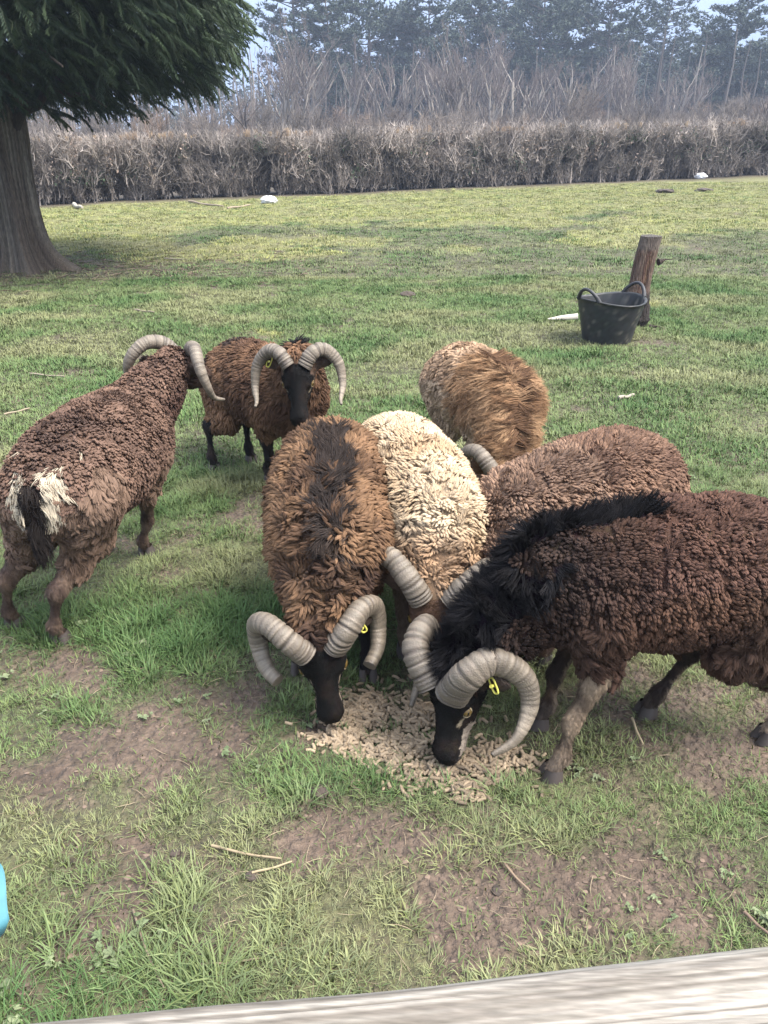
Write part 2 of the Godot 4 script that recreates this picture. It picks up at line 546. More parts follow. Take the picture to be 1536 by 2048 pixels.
func hide_color(id: String, g: Dictionary, p: Vector3, n: Vector3, kind: int, r: RandomNumberGenerator) -> Color:
	var w2 := fine.get_noise_3dv(p * 900.0 + g.shift)
	var w3 := patch.get_noise_3dv(p * 500.0 + g.shift)
	if kind == SHANK:
		var h: float = p.y
		var col := Color(0.022, 0.019, 0.018)
		match id:
			"away": col = Color(0.175, 0.122, 0.092).lerp(Color(0.066, 0.046, 0.038), clampf(0.5 + w3 * 1.6, 0, 1))
			"side":
				col = Color(0.040, 0.030, 0.026).lerp(Color(0.13, 0.085, 0.06), clampf(w3 * 1.3 - 0.05, 0, 1))
				if n.dot(g.fwd) < -0.25 or (p - g.hip).dot(g.side) < -0.02: col = Color(0.30, 0.225, 0.16).lerp(col, clampf(0.35 - w3, 0, 1))
				if h < 0.07: col = col.lerp(Color(0.20, 0.155, 0.125), clampf(0.35 + w3, 0, 0.8))
			"front", "watch": col = Color(0.020, 0.018, 0.019).lerp(Color(0.065, 0.045, 0.035), clampf(w3, 0, 1))
			"pale": col = Color(0.16, 0.115, 0.085)
			"mane": col = Color(0.17, 0.11, 0.075)
			"plain": col = Color(0.10, 0.065, 0.05)
		return col * (1.0 + 0.35 * w2)
	if kind == HEAD or kind == EAR:
		var x: float = (p - g.skull).dot(g.f)
		var y: float = (p - g.skull).dot(g.u)
		var z: float = absf((p - g.skull).dot(g.s))
		var col := Color(0.0105, 0.0095, 0.0100)
		match id:
			"front":
				if z > 0.026 and x < 0.16 and absf(y - (0.012 - x * 0.10)) < 0.0055 and x > 0.065: col = Color(0.32, 0.26, 0.20)
				if x > 0.08 and y < -0.028 - 0.01 * w2: col = Color(0.14, 0.11, 0.09)
			"side":
				if x > 0.095 and x < 0.185 and y < -0.012 + 0.012 * w2 and y > -0.075: col = Color(0.36, 0.30, 0.25)
				if z > 0.028 and absf(y - 0.008) < 0.0045 and x > 0.075 and x < 0.105: col = Color(0.34, 0.28, 0.20)
			"watch":
				if z > 0.030 and x > 0.035 and x < 0.085 and absf(y + 0.004) < 0.006: col = Color(0.22, 0.18, 0.13)
				if z > 0.05 and x < 0.03: col = Color(0.09, 0.06, 0.045)
			"pale": col = Color(0.10, 0.06, 0.042)
			"mane": col = Color(0.20, 0.105, 0.055)
			"plain": col = Color(0.075, 0.045, 0.034)
			"away": col = Color(0.060, 0.038, 0.030)
		if id == "front" or id == "side" or id == "watch":
			if col.r < 0.03: col = col.lerp(Color(0.030, 0.022, 0.018), clampf(w3 * 1.4, 0, 0.8))
		if kind == EAR: col = col.lerp(Color(0.10, 0.075, 0.06), 0.5)
		if x > 0.185 and y < 0.0: col = col.lerp(Color(0.028, 0.024, 0.025), 0.8)
		return col * (1.0 + 0.3 * w2)
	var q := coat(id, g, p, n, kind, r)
	return (q.c as Color) * 0.6  # darker unbleached roots, plus painted shade for the gaps between locks

func make_sheep(id: String, s: Dictionary) -> Node3D:
	var r := rng_of(s.seed)
	var feet: Array = s.feet                                # front left, front right, hind left, hind right
	var origin := Vector3.ZERO
	for p in feet: origin += p / 4.0
	origin.y = ground(origin.x, origin.z)
	var o := thing(s.called, s.label, "sheep", origin, "horned rams gathered on the pasture")
	var hip: Vector3 = s.hip - origin
	var sho: Vector3 = s.sho - origin
	var skull: Vector3 = s.skull - origin
	var nose: Vector3 = s.nose - origin
	var fwd := (sho - hip) * Vector3(1, 0, 1)
	var span := fwd.length()
	fwd = fwd.normalized()
	var side := fwd.cross(Vector3.UP).normalized()           # to the animal's right
	var f := (nose - skull).normalized()
	var u: Vector3 = s.up
	u = (u - f * u.dot(f)).normalized()
	var hs := f.cross(u).normalized()                        # right of the head
	var fat: float = s.get("fat", 1.0)
	var g := {"fwd": fwd, "side": side, "hip": hip, "sho": sho, "span": span, "skull": skull, "f": f, "u": u, "s": hs, "shift": Vector3(s.seed * 13.7, s.seed * 5.1, 0), "tail": hip - fwd * (0.050 + 0.122 * fat) + Vector3.UP * 0.035}
	var nb: Vector3 = sho + fwd * 0.07 + Vector3.UP * 0.03                 # where the neck leaves the chest
	var nh: Vector3 = skull - f * 0.045 + Vector3.UP * 0.0                 # where it meets the head
	var nm := nb.lerp(nh, 0.5) + (s.get("arch", Vector3.ZERO) as Vector3)
	var across := (nh - nb).normalized()
	var crest := (Vector3.UP - across * across.dot(Vector3.UP))
	if crest.length() < 0.3: crest = -fwd
	g.crest = (crest.normalized() + (u if s.get("down", true) else Vector3.ZERO) * 0.6).normalized()
	var bones := []
	bones.append(bone(hip - fwd * 0.055 + Vector3.DOWN * 0.005, hip + fwd * 0.04, 0.128 * fat, 0.148 * fat, TRUNK, side, 0.95))
	bones.append(bone(hip + fwd * 0.03, hip.lerp(sho, 0.5) + Vector3.DOWN * 0.002, 0.148 * fat, 0.160 * fat, TRUNK, side, 0.96))
	bones.append(bone(hip.lerp(sho, 0.5) + Vector3.DOWN * 0.002, sho, 0.160 * fat, 0.148 * fat, TRUNK, side, 0.93))
	bones.append(bone(sho, nb, 0.138 * fat, 0.112 * fat, TRUNK, side, 0.92))
	bones.append(bone(sho + Vector3.UP * 0.05, sho.lerp(hip, 0.25) + Vector3.UP * 0.06, 0.10, 0.10, TRUNK))
	bones.append(bone(nb, nm, 0.106 * fat, 0.084 * fat, NECK))
	bones.append(bone(nm, nh, 0.084 * fat, 0.056, NECK))
	var tail_tip: Vector3 = g.tail + Vector3.DOWN * 0.17 - fwd * 0.012
	bones.append(bone(g.tail, tail_tip, 0.024, 0.014, TAIL))
	var hoofs := []
	for i in 4:
		var foot: Vector3 = feet[i] - origin
		foot.y = ground(feet[i].x, feet[i].z) - origin.y + 0.002
		var lr := -1.0 if i % 2 == 0 else 1.0
		var down := Vector3.DOWN
		if i < 2:
			var top := sho + side * (lr * 0.085) + down * 0.06 - fwd * 0.01
			var elbow := top.lerp(foot, 0.30) - fwd * 0.03
			elbow.y = top.y - (top.y - foot.y) * 0.31
			var knee := elbow.lerp(foot, 0.46) + fwd * 0.018
			var fet := foot + Vector3.UP * 0.062 - fwd * 0.008
			bones.append(bone(top, elbow, 0.068, 0.030, THIGH, side, 0.8))
			bones.append(bone(elbow, knee, 0.027, 0.0160, SHANK))
			bones.append(bone(knee, fet, 0.0140, 0.0110, SHANK))
			bones.append(bone(fet, foot + Vector3.UP * 0.026 + fwd * 0.012, 0.0145, 0.0175, SHANK))
		else:
			var top := hip + side * (lr * 0.088) + down * 0.03 - fwd * 0.03
			var stifle := top.lerp(foot, 0.35) + fwd * 0.085
			stifle.y = top.y - (top.y - foot.y) * 0.36
			var hock := foot + Vector3.UP * 0.19 - fwd * 0.045
			hock += (top - foot) * Vector3(1, 0, 1) * 0.28
			var fet := foot + Vector3.UP * 0.062 - fwd * 0.008
			bones.append(bone(top, stifle, 0.095, 0.052, THIGH, side, 0.72))
			bones.append(bone(top - fwd * 0.04, stifle.lerp(hock, 0.45) - fwd * 0.02, 0.072, 0.034, THIGH, side, 0.75))
			bones.append(bone(stifle, stifle.lerp(hock, 0.65), 0.044, 0.024, THIGH, side, 0.85))
			bones.append(bone(stifle.lerp(hock, 0.55), hock, 0.026, 0.0165, SHANK))
			bones.append(bone(hock, hock - fwd * 0.012 + Vector3.UP * 0.012, 0.013, 0.009, SHANK))
			bones.append(bone(hock, fet, 0.0150, 0.0115, SHANK))
			bones.append(bone(fet, foot + Vector3.UP * 0.026 + fwd * 0.012, 0.0145, 0.0175, SHANK))
		hoofs.append(foot)
	var body := skin(bones, 0.0115, 85.0)
	# head on a finer grid
	var hb := []
	hb.append(bone(skull - f * 0.02, skull + f * 0.02, 0.055, 0.052, HEAD))
	hb.append(bone(skull + f * 0.02 + u * 0.012, skull + f * 0.165 + u * 0.0, 0.044, 0.027, HEAD, hs, 0.86))
	hb.append(bone(skull + f * 0.16 - u * 0.010, skull + f * 0.185 - u * 0.014, 0.030, 0.025, HEAD))
	hb.append(bone(skull - u * 0.034 - f * 0.005, skull + f * 0.10 - u * 0.036, 0.040, 0.026, HEAD, hs, 0.9))
	hb.append(bone(skull + f * 0.10 - u * 0.036, skull + f * 0.168 - u * 0.035, 0.025, 0.0185, HEAD))
	for e in [-1.0, 1.0]:
		hb.append(bone(skull + f * 0.035 + u * 0.020 + hs * (e * 0.040), skull + f * 0.058 + u * 0.017 + hs * (e * 0.037), 0.017, 0.013, HEAD))
		hb.append(bone(skull + f * 0.02 - u * 0.022 + hs * (e * 0.028), skull + f * 0.085 - u * 0.022 + hs * (e * 0.020), 0.031, 0.022, HEAD))
		hb.append(bone(skull + f * 0.182 + u * 0.004 + hs * (e * 0.015), skull + f * 0.192 - u * 0.004 + hs * (e * 0.012), 0.014, 0.011, HEAD))
		var ear0: Vector3 = skull - f * 0.025 + hs * (e * 0.052) + u * 0.002
		var ear1: Vector3 = ear0 + hs * (e * 0.038) - f * 0.012 - u * 0.006
		var ear2: Vector3 = ear0 + hs * (e * 0.074) - f * 0.010 - u * 0.018
		var flat := (u + f * 0.5).normalized()
		hb.append(bone(ear0, ear1, 0.012, 0.018, EAR, flat, 0.38))
		hb.append(bone(ear1, ear2, 0.018, 0.006, EAR, flat, 0.34))
	hb.append(bone(skull - f * 0.02, nh.lerp(nm, 0.3), 0.056, 0.060, NECK))
	var head := skin(hb, s.get("head_cell", 0.0055), 130.0)
	var b := Build.new()
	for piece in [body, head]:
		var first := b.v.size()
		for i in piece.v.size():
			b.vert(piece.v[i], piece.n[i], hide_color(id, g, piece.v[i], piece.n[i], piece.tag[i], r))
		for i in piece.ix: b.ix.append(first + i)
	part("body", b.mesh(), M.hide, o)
	# wool: locks spread over the skin, no two closer than their width
	var where := {"curl": [[], []], "crinkle": [[], []], "hair": [[], []]}
	var tints := {"curl": [PackedColorArray(), PackedColorArray()], "crinkle": [PackedColorArray(), PackedColorArray()], "hair": [PackedColorArray(), PackedColorArray()]}
	var fur := []
	var fur_tint := PackedColorArray()
	var roots := []
	for e in [-1.0, 1.0]:
		var line := horn_line(skull, f, u, hs * e, s.horn.get("path", HORN), 24)
		for i in 24: roots.append([line[i], s.horn.thick * (1.05 if i < 12 else 0.9)])
	var gap: float = s.get("gap", 0.0105)
	var occupied := {}
	for piece in [body, head]:
		var ix: PackedInt32Array = piece.ix
		var pv: PackedVector3Array = piece.v
		for t in range(0, ix.size(), 3):
			var a := pv[ix[t]]
			var e1 := pv[ix[t + 1]] - a
			var e2 := pv[ix[t + 2]] - a
			var area := e1.cross(e2).length() * 0.5
			var kind: int = piece.tag[ix[t]]
			var hairy := kind == SHANK or kind == HEAD or kind == EAR
			var want := area * (42000.0 if hairy else 2.2 / (gap * gap))
			var tries := int(want) + (1 if r.randf() < want - int(want) else 0)
			for k in tries:
				var x := r.randf()
				var y := r.randf()
				if x + y > 1.0: x = 1.0 - x; y = 1.0 - y
				var p := a + e1 * x + e2 * y
				var n: Vector3 = piece.n[ix[t]].lerp(piece.n[ix[t + 1]], x).lerp(piece.n[ix[t + 2]], y).normalized()
				var crown := kind == HEAD and (p - skull).dot(f) < -0.004 and (p - skull).length() < 0.12
				if hairy and not crown:
					var back := -f if kind != SHANK else Vector3.DOWN
					if kind == HEAD: back = f * -1.0
					back = (back - n * n.dot(back)).normalized()
					var dir := (back + n * r.randf_range(0.15, 0.5) + Vector3(r.randf() - 0.5, r.randf() - 0.5, r.randf() - 0.5) * 0.5).normalized()
					var col := hide_color(id, g, p, n, kind, r) * r.randf_range(0.75, 1.3)
					var len_ := r.randf_range(0.006, 0.010) if kind != SHANK else r.randf_range(0.008, 0.015)
					fur.append(Transform3D(Basis(n.cross(dir).normalized() * 0.006, dir * len_, n.cross(dir).normalized().cross(dir) * 0.004), p - n * 0.001))
					fur_tint.append(col)
					continue
				if piece == head and kind == NECK: continue
				if kind == NECK or crown:
					var blocked := false
					for q0 in roots:
						if p.distance_squared_to(q0[0]) < (q0[1] + 0.004) * (q0[1] + 0.004): blocked = true
					if blocked: continue
				var cellkey := Vector3i((p / gap).floor())
				var hit := false
				for dx in [-1, 0, 1]:
					for dy in [-1, 0, 1]:
						for dz in [-1, 0, 1]:
							var key := cellkey + Vector3i(dx, dy, dz)
							if occupied.has(key) and (occupied[key] as Vector3).distance_squared_to(p) < gap * gap: hit = true
				if hit: continue
				occupied[cellkey] = p
				var q := coat(id, g, p, n, NECK if crown else kind, r)
				if crown: q.kind = "hair"; q.len = 0.032; q.w = 0.010; q.lift = 0.5
				var flow := -fwd * 0.55 + Vector3.DOWN * 0.75
				if kind == NECK: flow = (nb - nh).normalized() * 0.3 + Vector3.DOWN * 0.45 - fwd * 0.2
				if kind == THIGH or kind == TAIL: flow = Vector3.DOWN - fwd * 0.15
				if crown: flow = f * 0.4
				if id == "mane" and q.kind == "hair" and kind != THIGH:
					var lt: float = (p - sho).dot(side) - clampf((p - sho).dot(nh - sho) / (nh - sho).length_squared(), 0, 1) * (nh - sho).dot(side)
					flow = side * signf(lt + 0.012) * 1.0 + Vector3.DOWN * 0.25
				flow += Vector3(fine.get_noise_3dv(p * 300.0), fine.get_noise_3dv(p * 300.0 + Vector3(99, 0, 0)), fine.get_noise_3dv(p * 300.0 + Vector3(0, 99, 0))) * 1.9
				flow = flow - n * n.dot(flow)
				flow = flow.normalized() if flow.length() > 0.01 else fwd
				# clumps parted by cracks that run down the sides
				var along3 := fwd * p.dot(fwd)
				var cp: Vector3 = (p - along3) * 0.55 + along3 * 1.25
				var crack := absf(noise.get_noise_3dv(cp * float(s.get("crack", 900.0)) + g.shift))
				var crack2 := absf(fine.get_noise_3dv(cp * float(s.get("crack", 900.0)) * 0.85 + g.shift))
				var rise := 0.6 * smoothstep(0.0, 0.20, crack) + 0.4 * smoothstep(0.0, 0.22, crack2)
				var lift: float = q.lift * r.randf_range(0.75, 1.25)
				var dir := (n * lift + flow * (1.0 - lift * 0.6)).normalized()
				var sd := dir.cross(n)
				sd = sd.normalized() if sd.length() > 0.05 else side
				var out := sd.cross(dir).normalized()
				var ln: float = q.len * r.randf_range(0.75, 1.3) * (0.55 + 0.45 * rise)
				var wd: float = q.w * r.randf_range(0.85, 1.25)
				if r.randf() < 0.5: sd = -sd
				var pick := r.randi() % 2
				where[q.kind][pick].append(Transform3D(Basis(sd * wd, dir * ln, out * wd * 0.85), p + n * (lerpf(-0.010, 0.006, rise) * float(s.get("crack_depth", 1.0)))))
				tints[q.kind][pick].append((q.c as Color) * r.randf_range(1.0 - q.vary, 1.0 + q.vary))
	var wool := Node3D.new()
	wool.name = "fleece"
	o.add_child(wool)
	for kind in where:
		for pick in 2:
			if where[kind][pick].size(): scatter("wool_locks" if kind != "hair" else "long_hair", lock_meshes[kind][pick], M.wool, where[kind][pick], tints[kind][pick], wool)
	scatter("short_hair", lock_meshes.fur, M.wool, fur, fur_tint, o)
	# horns, eyes, hooves, ear tags
	for e in [-1.0, 1.0]:
		var h: Dictionary = s.horn.duplicate()
		if s.has("horn_left") and e < 0: h.merge(s.horn_left, true)
		if s.has("horn_right") and e > 0: h.merge(s.horn_right, true)
		part("horn", horn_mesh(skull, f, u, hs * e, h, s.seed * 3 + int(e)), M.horn, o)
		var ec: Vector3 = skull + f * 0.054 + u * 0.011 + hs * (e * 0.0470)
		var ball := SphereMesh.new()
		ball.radius = 0.0138; ball.height = 0.0276; ball.radial_segments = 16; ball.rings = 10
		var eye := part("eye", ball, M.eye, o)
		eye.position = ec
		var gaze: Vector3 = (hs * e + f * 0.2 + u * 0.45).normalized()
		var pup := SphereMesh.new()
		pup.radius = 0.0062; pup.height = 0.0124; pup.radial_segments = 12; pup.rings = 6
		var pm := part("pupil", pup, M.pupil, eye)
		var px := f - gaze * f.dot(gaze)
		px = px.normalized()
		pm.transform = Transform3D(Basis(px * 1.0, gaze.cross(px) * 0.45, gaze * 0.5), gaze * 0.0114)
		var lid := Build.new()
		var ring := PackedVector3Array()
		var lr_ := PackedFloat32Array()
		for i in 17:
			var a := TAU * i / 16.0
			ring.append(gaze * 0.0068 + px * cos(a) * 0.0128 + gaze.cross(px) * sin(a) * 0.0095)
			lr_.append(0.0022)
		lid.tube(ring, lr_, 5, PackedColorArray([s.get("lid", Color(0.02, 0.018, 0.018))]), false)
		part("eyelid", lid.mesh(), M.hide, eye)
	for e in [-1.0, 1.0]:
		var nb_ := SphereMesh.new()
		nb_.radius = 0.0055; nb_.height = 0.011; nb_.radial_segments = 10; nb_.rings = 6
		var no := part("nostril", nb_, M.pupil, o)
		no.transform = Transform3D(Basis(hs * 0.7, (f - u * 0.4).normalized() * 0.5, (u + f).normalized() * 1.25), skull + f * 0.2015 + u * 0.002 + hs * (e * 0.0135))
	for i in 4:
		var hm := part("hoof", hoof_mesh((fwd + (s.get("toe", Vector3.ZERO) as Vector3)).normalized(), Color(0.06, 0.05, 0.045)), M.hoof, o)
		hm.position = hoofs[i] + fwd * 0.014
	if s.has("ear_tag"):
		var e: float = s.ear_tag
		var at := skull - f * 0.030 + hs * (e * 0.105) + u * 0.006
		var tg := Build.new()
		var loop := PackedVector3Array()
		var rr := PackedFloat32Array()
		var long := (f * 0.75 - u * 0.25 + hs * (e * 0.35)).normalized()
		var wide := long.cross(u).normalized()
		for i in 21:
			var a := TAU * i / 20.0
			loop.append(long * (signf(cos(a)) * pow(absf(cos(a)), 0.6)) * 0.019 + wide * (signf(sin(a)) * pow(absf(sin(a)), 0.6)) * 0.0072)
			rr.append(0.0026)
		tg.tube(loop, rr, 5, PackedColorArray([Color(0.62, 0.58, 0.12)]), false)
		var tp := PackedVector3Array([wide * 0.004 - u * 0.010, wide * -0.002 + u * 0.012])
		tg.tube(tp, floats([0.004, 0.004]), 8, PackedColorArray([Color(0.62, 0.58, 0.12)]), true)
		var tm := part("ear_tag", tg.mesh(), M.tag, o)
		tm.position = at
		tm.set_meta("label", "yellow plastic ear tag")
	lap("sheep " + id + " locks %d" % occupied.size())
	return o

# ------------------------------------------------------------------ ground and grass
# the far half of the pasture is yellower turf, sun glow painted in, ragged edge
func sunlit_yellow_turf(x: float, z: float) -> float:
	return -z - 11.5 + 9.0 * patch.get_noise_2d(x * 9.0 + 500.0, z * 9.0) + 3.0 * fine.get_noise_2d(x * 18.0, z * 18.0)

func make_ground() -> void:
	var b := Build.new()
	var nx := 380
	var nz := 460
	var xs := PackedFloat32Array()
	for i in nx + 1:
		var s := 2.0 * i / nx - 1.0
		xs.append(3.4 * s + 14.0 * pow(s, 5.0) + 420.0 * pow(s, 15.0))
	for k in nz + 1:
		var t := float(k) / nz
		var z := 0.8 - 6.2 * t - 14.0 * pow(t, 5.0) - 600.0 * pow(t, 18.0)
		for i in nx + 1:
			var x := xs[i]
			var bb := bare(x, z)
			var h := ground(x, z)
			var n1 := patch.get_noise_2d(x * 30.0, z * 60.0)
			var n2 := fine.get_noise_2d(x * 70.0, z * 70.0)
			var mud := Color(0.155, 0.112, 0.085) * (0.9 + 0.35 * n2)
			var turf := Color(0.100, 0.098, 0.052)
			turf = turf.lerp(Color(0.150, 0.145, 0.072), clampf(0.25 + n1 * 1.1, 0, 0.75)) * (1.0 + 0.25 * n2)
			if sunlit_yellow_turf(x, z) > 0.0: turf = Color(0.24, 0.235, 0.10) * (1.0 + 0.25 * n2)
			var c := turf.lerp(mud, clampf(bb * 1.5, 0, 1))
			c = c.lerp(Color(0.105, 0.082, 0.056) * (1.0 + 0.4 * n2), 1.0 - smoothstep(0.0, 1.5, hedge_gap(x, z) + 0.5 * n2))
			c.a = 1.0
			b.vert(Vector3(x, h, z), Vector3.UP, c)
	var w := nx + 1
	for k in nz:
		for i in nx:
			var a := k * w + i
			b.quad(a, a + 1, a + w + 1, a + w)
	var nrm := b.n
	for k in nz + 1:
		for i in w:
			var at := k * w + i
			var l := b.v[at - 1] if i > 0 else b.v[at]
			var r := b.v[at + 1] if i < nx else b.v[at]
			var u := b.v[at - w] if k > 0 else b.v[at]
			var d := b.v[at + w] if k < nz else b.v[at]
			nrm[at] = (r - l).cross(u - d).normalized()
			if nrm[at].y < 0: nrm[at] = -nrm[at]
	b.n = nrm
	var o := top_mesh("ground", b.mesh(), M.soil)
	tag(o, "trampled pasture of short grass and mud patches", "", "", "structure")

# distance in metres from the front of the hedge, on the near side
var hedge_a := Vector3(-8.4, 0, -20.8)
var hedge_b := Vector3(12.0, 0, -26.3)
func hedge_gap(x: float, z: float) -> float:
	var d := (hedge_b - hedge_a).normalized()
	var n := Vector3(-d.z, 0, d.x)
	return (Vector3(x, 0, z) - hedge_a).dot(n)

func tuft_mesh(blades: int, height: float, spread: float, width: float, seed_: int, straw: float) -> ArrayMesh:
	var r := rng_of(seed_)
	var b := Build.new()
	for i in blades:
		var a := r.randf() * TAU
		var root := Vector3(cos(a), 0, sin(a)) * spread * sqrt(r.randf())
		var lean_a := a + r.randf_range(-0.9, 0.9)
		var lean := Vector3(cos(lean_a), 0, sin(lean_a))
		var h := height * r.randf_range(0.45, 1.15)
		var bend := r.randf_range(0.25, 1.25)
		var side := Vector3(-lean.z, 0, lean.x)
		var w := width * r.randf_range(0.7, 1.3)
		var k := r.randf_range(0.75, 1.25)
		var col := Color(k, k, k * r.randf_range(0.8, 1.1))
		if r.randf() < straw: col = Color(3.2, 2.0, 2.6) * k
		var last_l := -1
		var last_r := -1
		for j in 4:
			var t := j / 3.0
			var p := root + lean * (h * bend * t * t) + Vector3.UP * (h * (t - 0.38 * bend * t * t))
			var nn := (Vector3.UP * 0.55 - lean * (0.8 - bend * t * 0.6) ).normalized()
			var ww := w * (1.0 - t * t * 0.95)
			if j < 3:
				var l := b.vert(p - side * ww, nn, col)
				var rr := b.vert(p + side * ww, nn, col)
				if last_l >= 0: b.quad(last_l, last_r, rr, l)
				last_l = l; last_r = rr
			else:
				var tip := b.vert(p, nn, col)
				b.tri(last_l, last_r, tip)
	return b.mesh()

func weed_mesh(seed_: int) -> ArrayMesh:
	var r := rng_of(seed_)
	var b := Build.new()
	for i in 4:
		var a := TAU * r.randf()
		var d := Vector3(cos(a), 0, sin(a))
		var s := Vector3(-d.z, 0, d.x)
		var l := r.randf_range(0.018, 0.032)
		var k := r.randf_range(0.8, 1.2)
		var c := Color(k, k, k)
		var p := Vector3(r.randf_range(-0.03, 0.03), r.randf_range(0.006, 0.02), r.randf_range(-0.03, 0.03))
		for lobe in [-1, 0, 1]:
			var ld: Vector3 = (d + s * (lobe * 0.9)).normalized()
			var ls := Vector3(-ld.z, 0, ld.x)
			var m: Vector3 = p + ld * l * 0.55 + Vector3.UP * 0.004
			b.flat_quad(p, m - ls * l * 0.28, p + ld * l - Vector3.UP * 0.003, m + ls * l * 0.28, c)
	return b.mesh()

func make_grass() -> void:
	var r := rng_of(11)
	var near_meshes := []
	for i in 5: near_meshes.append(tuft_mesh(11, 0.034, 0.026, 0.0013, 40 + i, 0.10))
	var long_meshes := []
	for i in 3: long_meshes.append(tuft_mesh(18, 0.058, 0.036, 0.0014, 60 + i, 0.06))
	var mid_meshes := []
	for i in 5: mid_meshes.append(tuft_mesh(15, 0.036, 0.045, 0.0021, 70 + i, 0.12))
	var far_meshes := []
	for i in 5: far_meshes.append(tuft_mesh(20, 0.036, 0.10, 0.0036, 80 + i, 0.14))
	var put := {}
	var zones := [[near_meshes, 0.0145, 0.7, 3.2], [mid_meshes, 0.031, 3.2, 8.5], [far_meshes, 0.085, 8.5, 23.5]]
	for zi in zones.size():
		var zone: Array = zones[zi]
		var step: float = zone[1]
		var z: float = zone[2]
		while z < zone[3]:
			var half := 0.62 * z + 0.75
			var x := -half
			while x < half:
				var px := x + r.randf_range(-0.6, 0.6) * step
				var pz := -z + r.randf_range(-0.6, 0.6) * step
				x += step
				var bb := bare(px, pz)
				if r.randf() < 0.05 + 0.93 * smoothstep(0.12, 0.72, bb + 0.22 * fine.get_noise_2d(px * 420.0, pz * 420.0)): continue
				if hedge_gap(px, pz) < 0.7 + r.randf(): continue
				if in_pile(px, pz) > 0.35 and r.randf() < 0.85: continue
				var lush := patch.get_noise_2d(px * 45.0 + 300.0, pz * 45.0)
				var list: Array = zone[0]
				var s := r.randf_range(0.6, 1.25) * (1.0 + 0.5 * lush) * (1.0 - 0.35 * bb) * (1.0 if zi > 0 else 0.85 + 0.9 * clampf(fine.get_noise_2d(px * 150.0 + 900.0, pz * 150.0), -0.3, 0.4))
				s = minf(s, 1.25)
				if zi == 0 and lush > 0.10 and r.randf() < 0.22: list = long_meshes
				var k := r.randi() % list.size()
				var key := "%d_%d_%d" % [zi, k, 1 if list == long_meshes else 0]
				if not put.has(key): put[key] = [list[k], [], PackedColorArray()]
				var bs := Basis(Vector3.UP, r.randf() * TAU) * Basis(Vector3.RIGHT, r.randf_range(-0.35, 0.35))
				put[key][1].append(Transform3D(bs.scaled(Vector3(s, s * r.randf_range(0.7, 1.15), s)), Vector3(px, ground(px, pz) - 0.003, pz)))
				var hue := clampf(0.5 + 0.8 * lush + r.randf_range(-0.35, 0.35), 0, 1)
				var c := Color(0.165, 0.210, 0.090).lerp(Color(0.072, 0.132, 0.048), hue)
				var dry := clampf(patch.get_noise_2d(px * 25.0, pz * 50.0) * 1.3 + 0.1, 0, 0.6)
				if sunlit_yellow_turf(px, pz) > 0.0 and r.randf() < 0.75: c = Color(0.275, 0.285, 0.110)
				c = c.lerp(Color(0.27, 0.255, 0.145), dry)
				put[key][2].append(c * r.randf_range(0.8, 1.2))
			z += step
	# single blades that hold out on the trodden earth
	var sparse := []
	for i in 3: sparse.append([tuft_mesh(4, 0.03, 0.03, 0.0014, 90 + i, 0.2), [], PackedColorArray()])
	for i in 9000:
		var z := -0.7 - 3.6 * pow(r.randf(), 1.3)
		var x := r.randf_range(-1, 1) * (0.62 * -z + 0.5)
		if in_pile(x, z) > 0.25 or bare(x, z) < 0.25: continue
		var s := r.randf_range(0.4, 1.1)
		sparse[i % 3][1].append(Transform3D(Basis(Vector3.UP, r.randf() * TAU).scaled(Vector3(s, s, s)), Vector3(x, ground(x, z) - 0.002, z)))
		sparse[i % 3][2].append(Color(0.16, 0.19, 0.085).lerp(Color(0.085, 0.13, 0.05), r.randf()))
	for i in 3: put["sparse_%d" % i] = sparse[i]
	for key in put:
		var o := scatter("grass", put[key][0], M.grass, put[key][1], put[key][2], self)
		o.set_meta("label", "short green pasture grass with bare patches")
	# crumbs of earth on the bare places
	var cb := Build.new()
	for i in 7:
		for j in 8:
			var u := i / 6.0 * PI
			var v := TAU * j / 8.0
			var k := 1.0 + 0.6 * fine.get_noise_3d(cos(v) * sin(u) * 60.0, cos(u) * 60.0, sin(v) * sin(u) * 60.0)
			cb.vert(Vector3(cos(v) * sin(u), cos(u) * 0.35, -sin(v) * sin(u)) * k, Vector3.ZERO, Color.WHITE)
	for i in 6:
		for j in 8: cb.quad(i * 8 + j, i * 8 + 8 + j, i * 8 + 8 + (j + 1) % 8, i * 8 + (j + 1) % 8)
	smooth_normals(cb)
	var cw := []
	var ct := PackedColorArray()
	for i in 14000:
		var z := -0.72 - 4.0 * pow(r.randf(), 1.5)
		var x := r.randf_range(-1, 1) * (0.6 * -z + 0.4)
		if bare(x, z) < r.randf_range(0.15, 0.6) or in_pile(x, z) > 0.3: continue
		var s := 0.0014 + 0.0055 * pow(r.randf(), 5.0)
		cw.append(Transform3D((Basis(Vector3.UP, r.randf() * TAU) * Basis(Vector3.RIGHT, r.randf_range(-0.4, 0.4))).scaled(Vector3(s * r.randf_range(0.8, 1.6), s, s)), Vector3(x, ground(x, z), z)))
		ct.append(Color(0.150, 0.106, 0.080) * r.randf_range(0.6, 1.15))
	var crumbs := scatter("earth_crumbs", cb.mesh(), M.straw, cw, ct, self)
	crumbs.set_meta("label", "crumbs of trodden earth on the bare patches")
	# flat rosettes of creeping weeds
	var spots := []
	var tint := PackedColorArray()
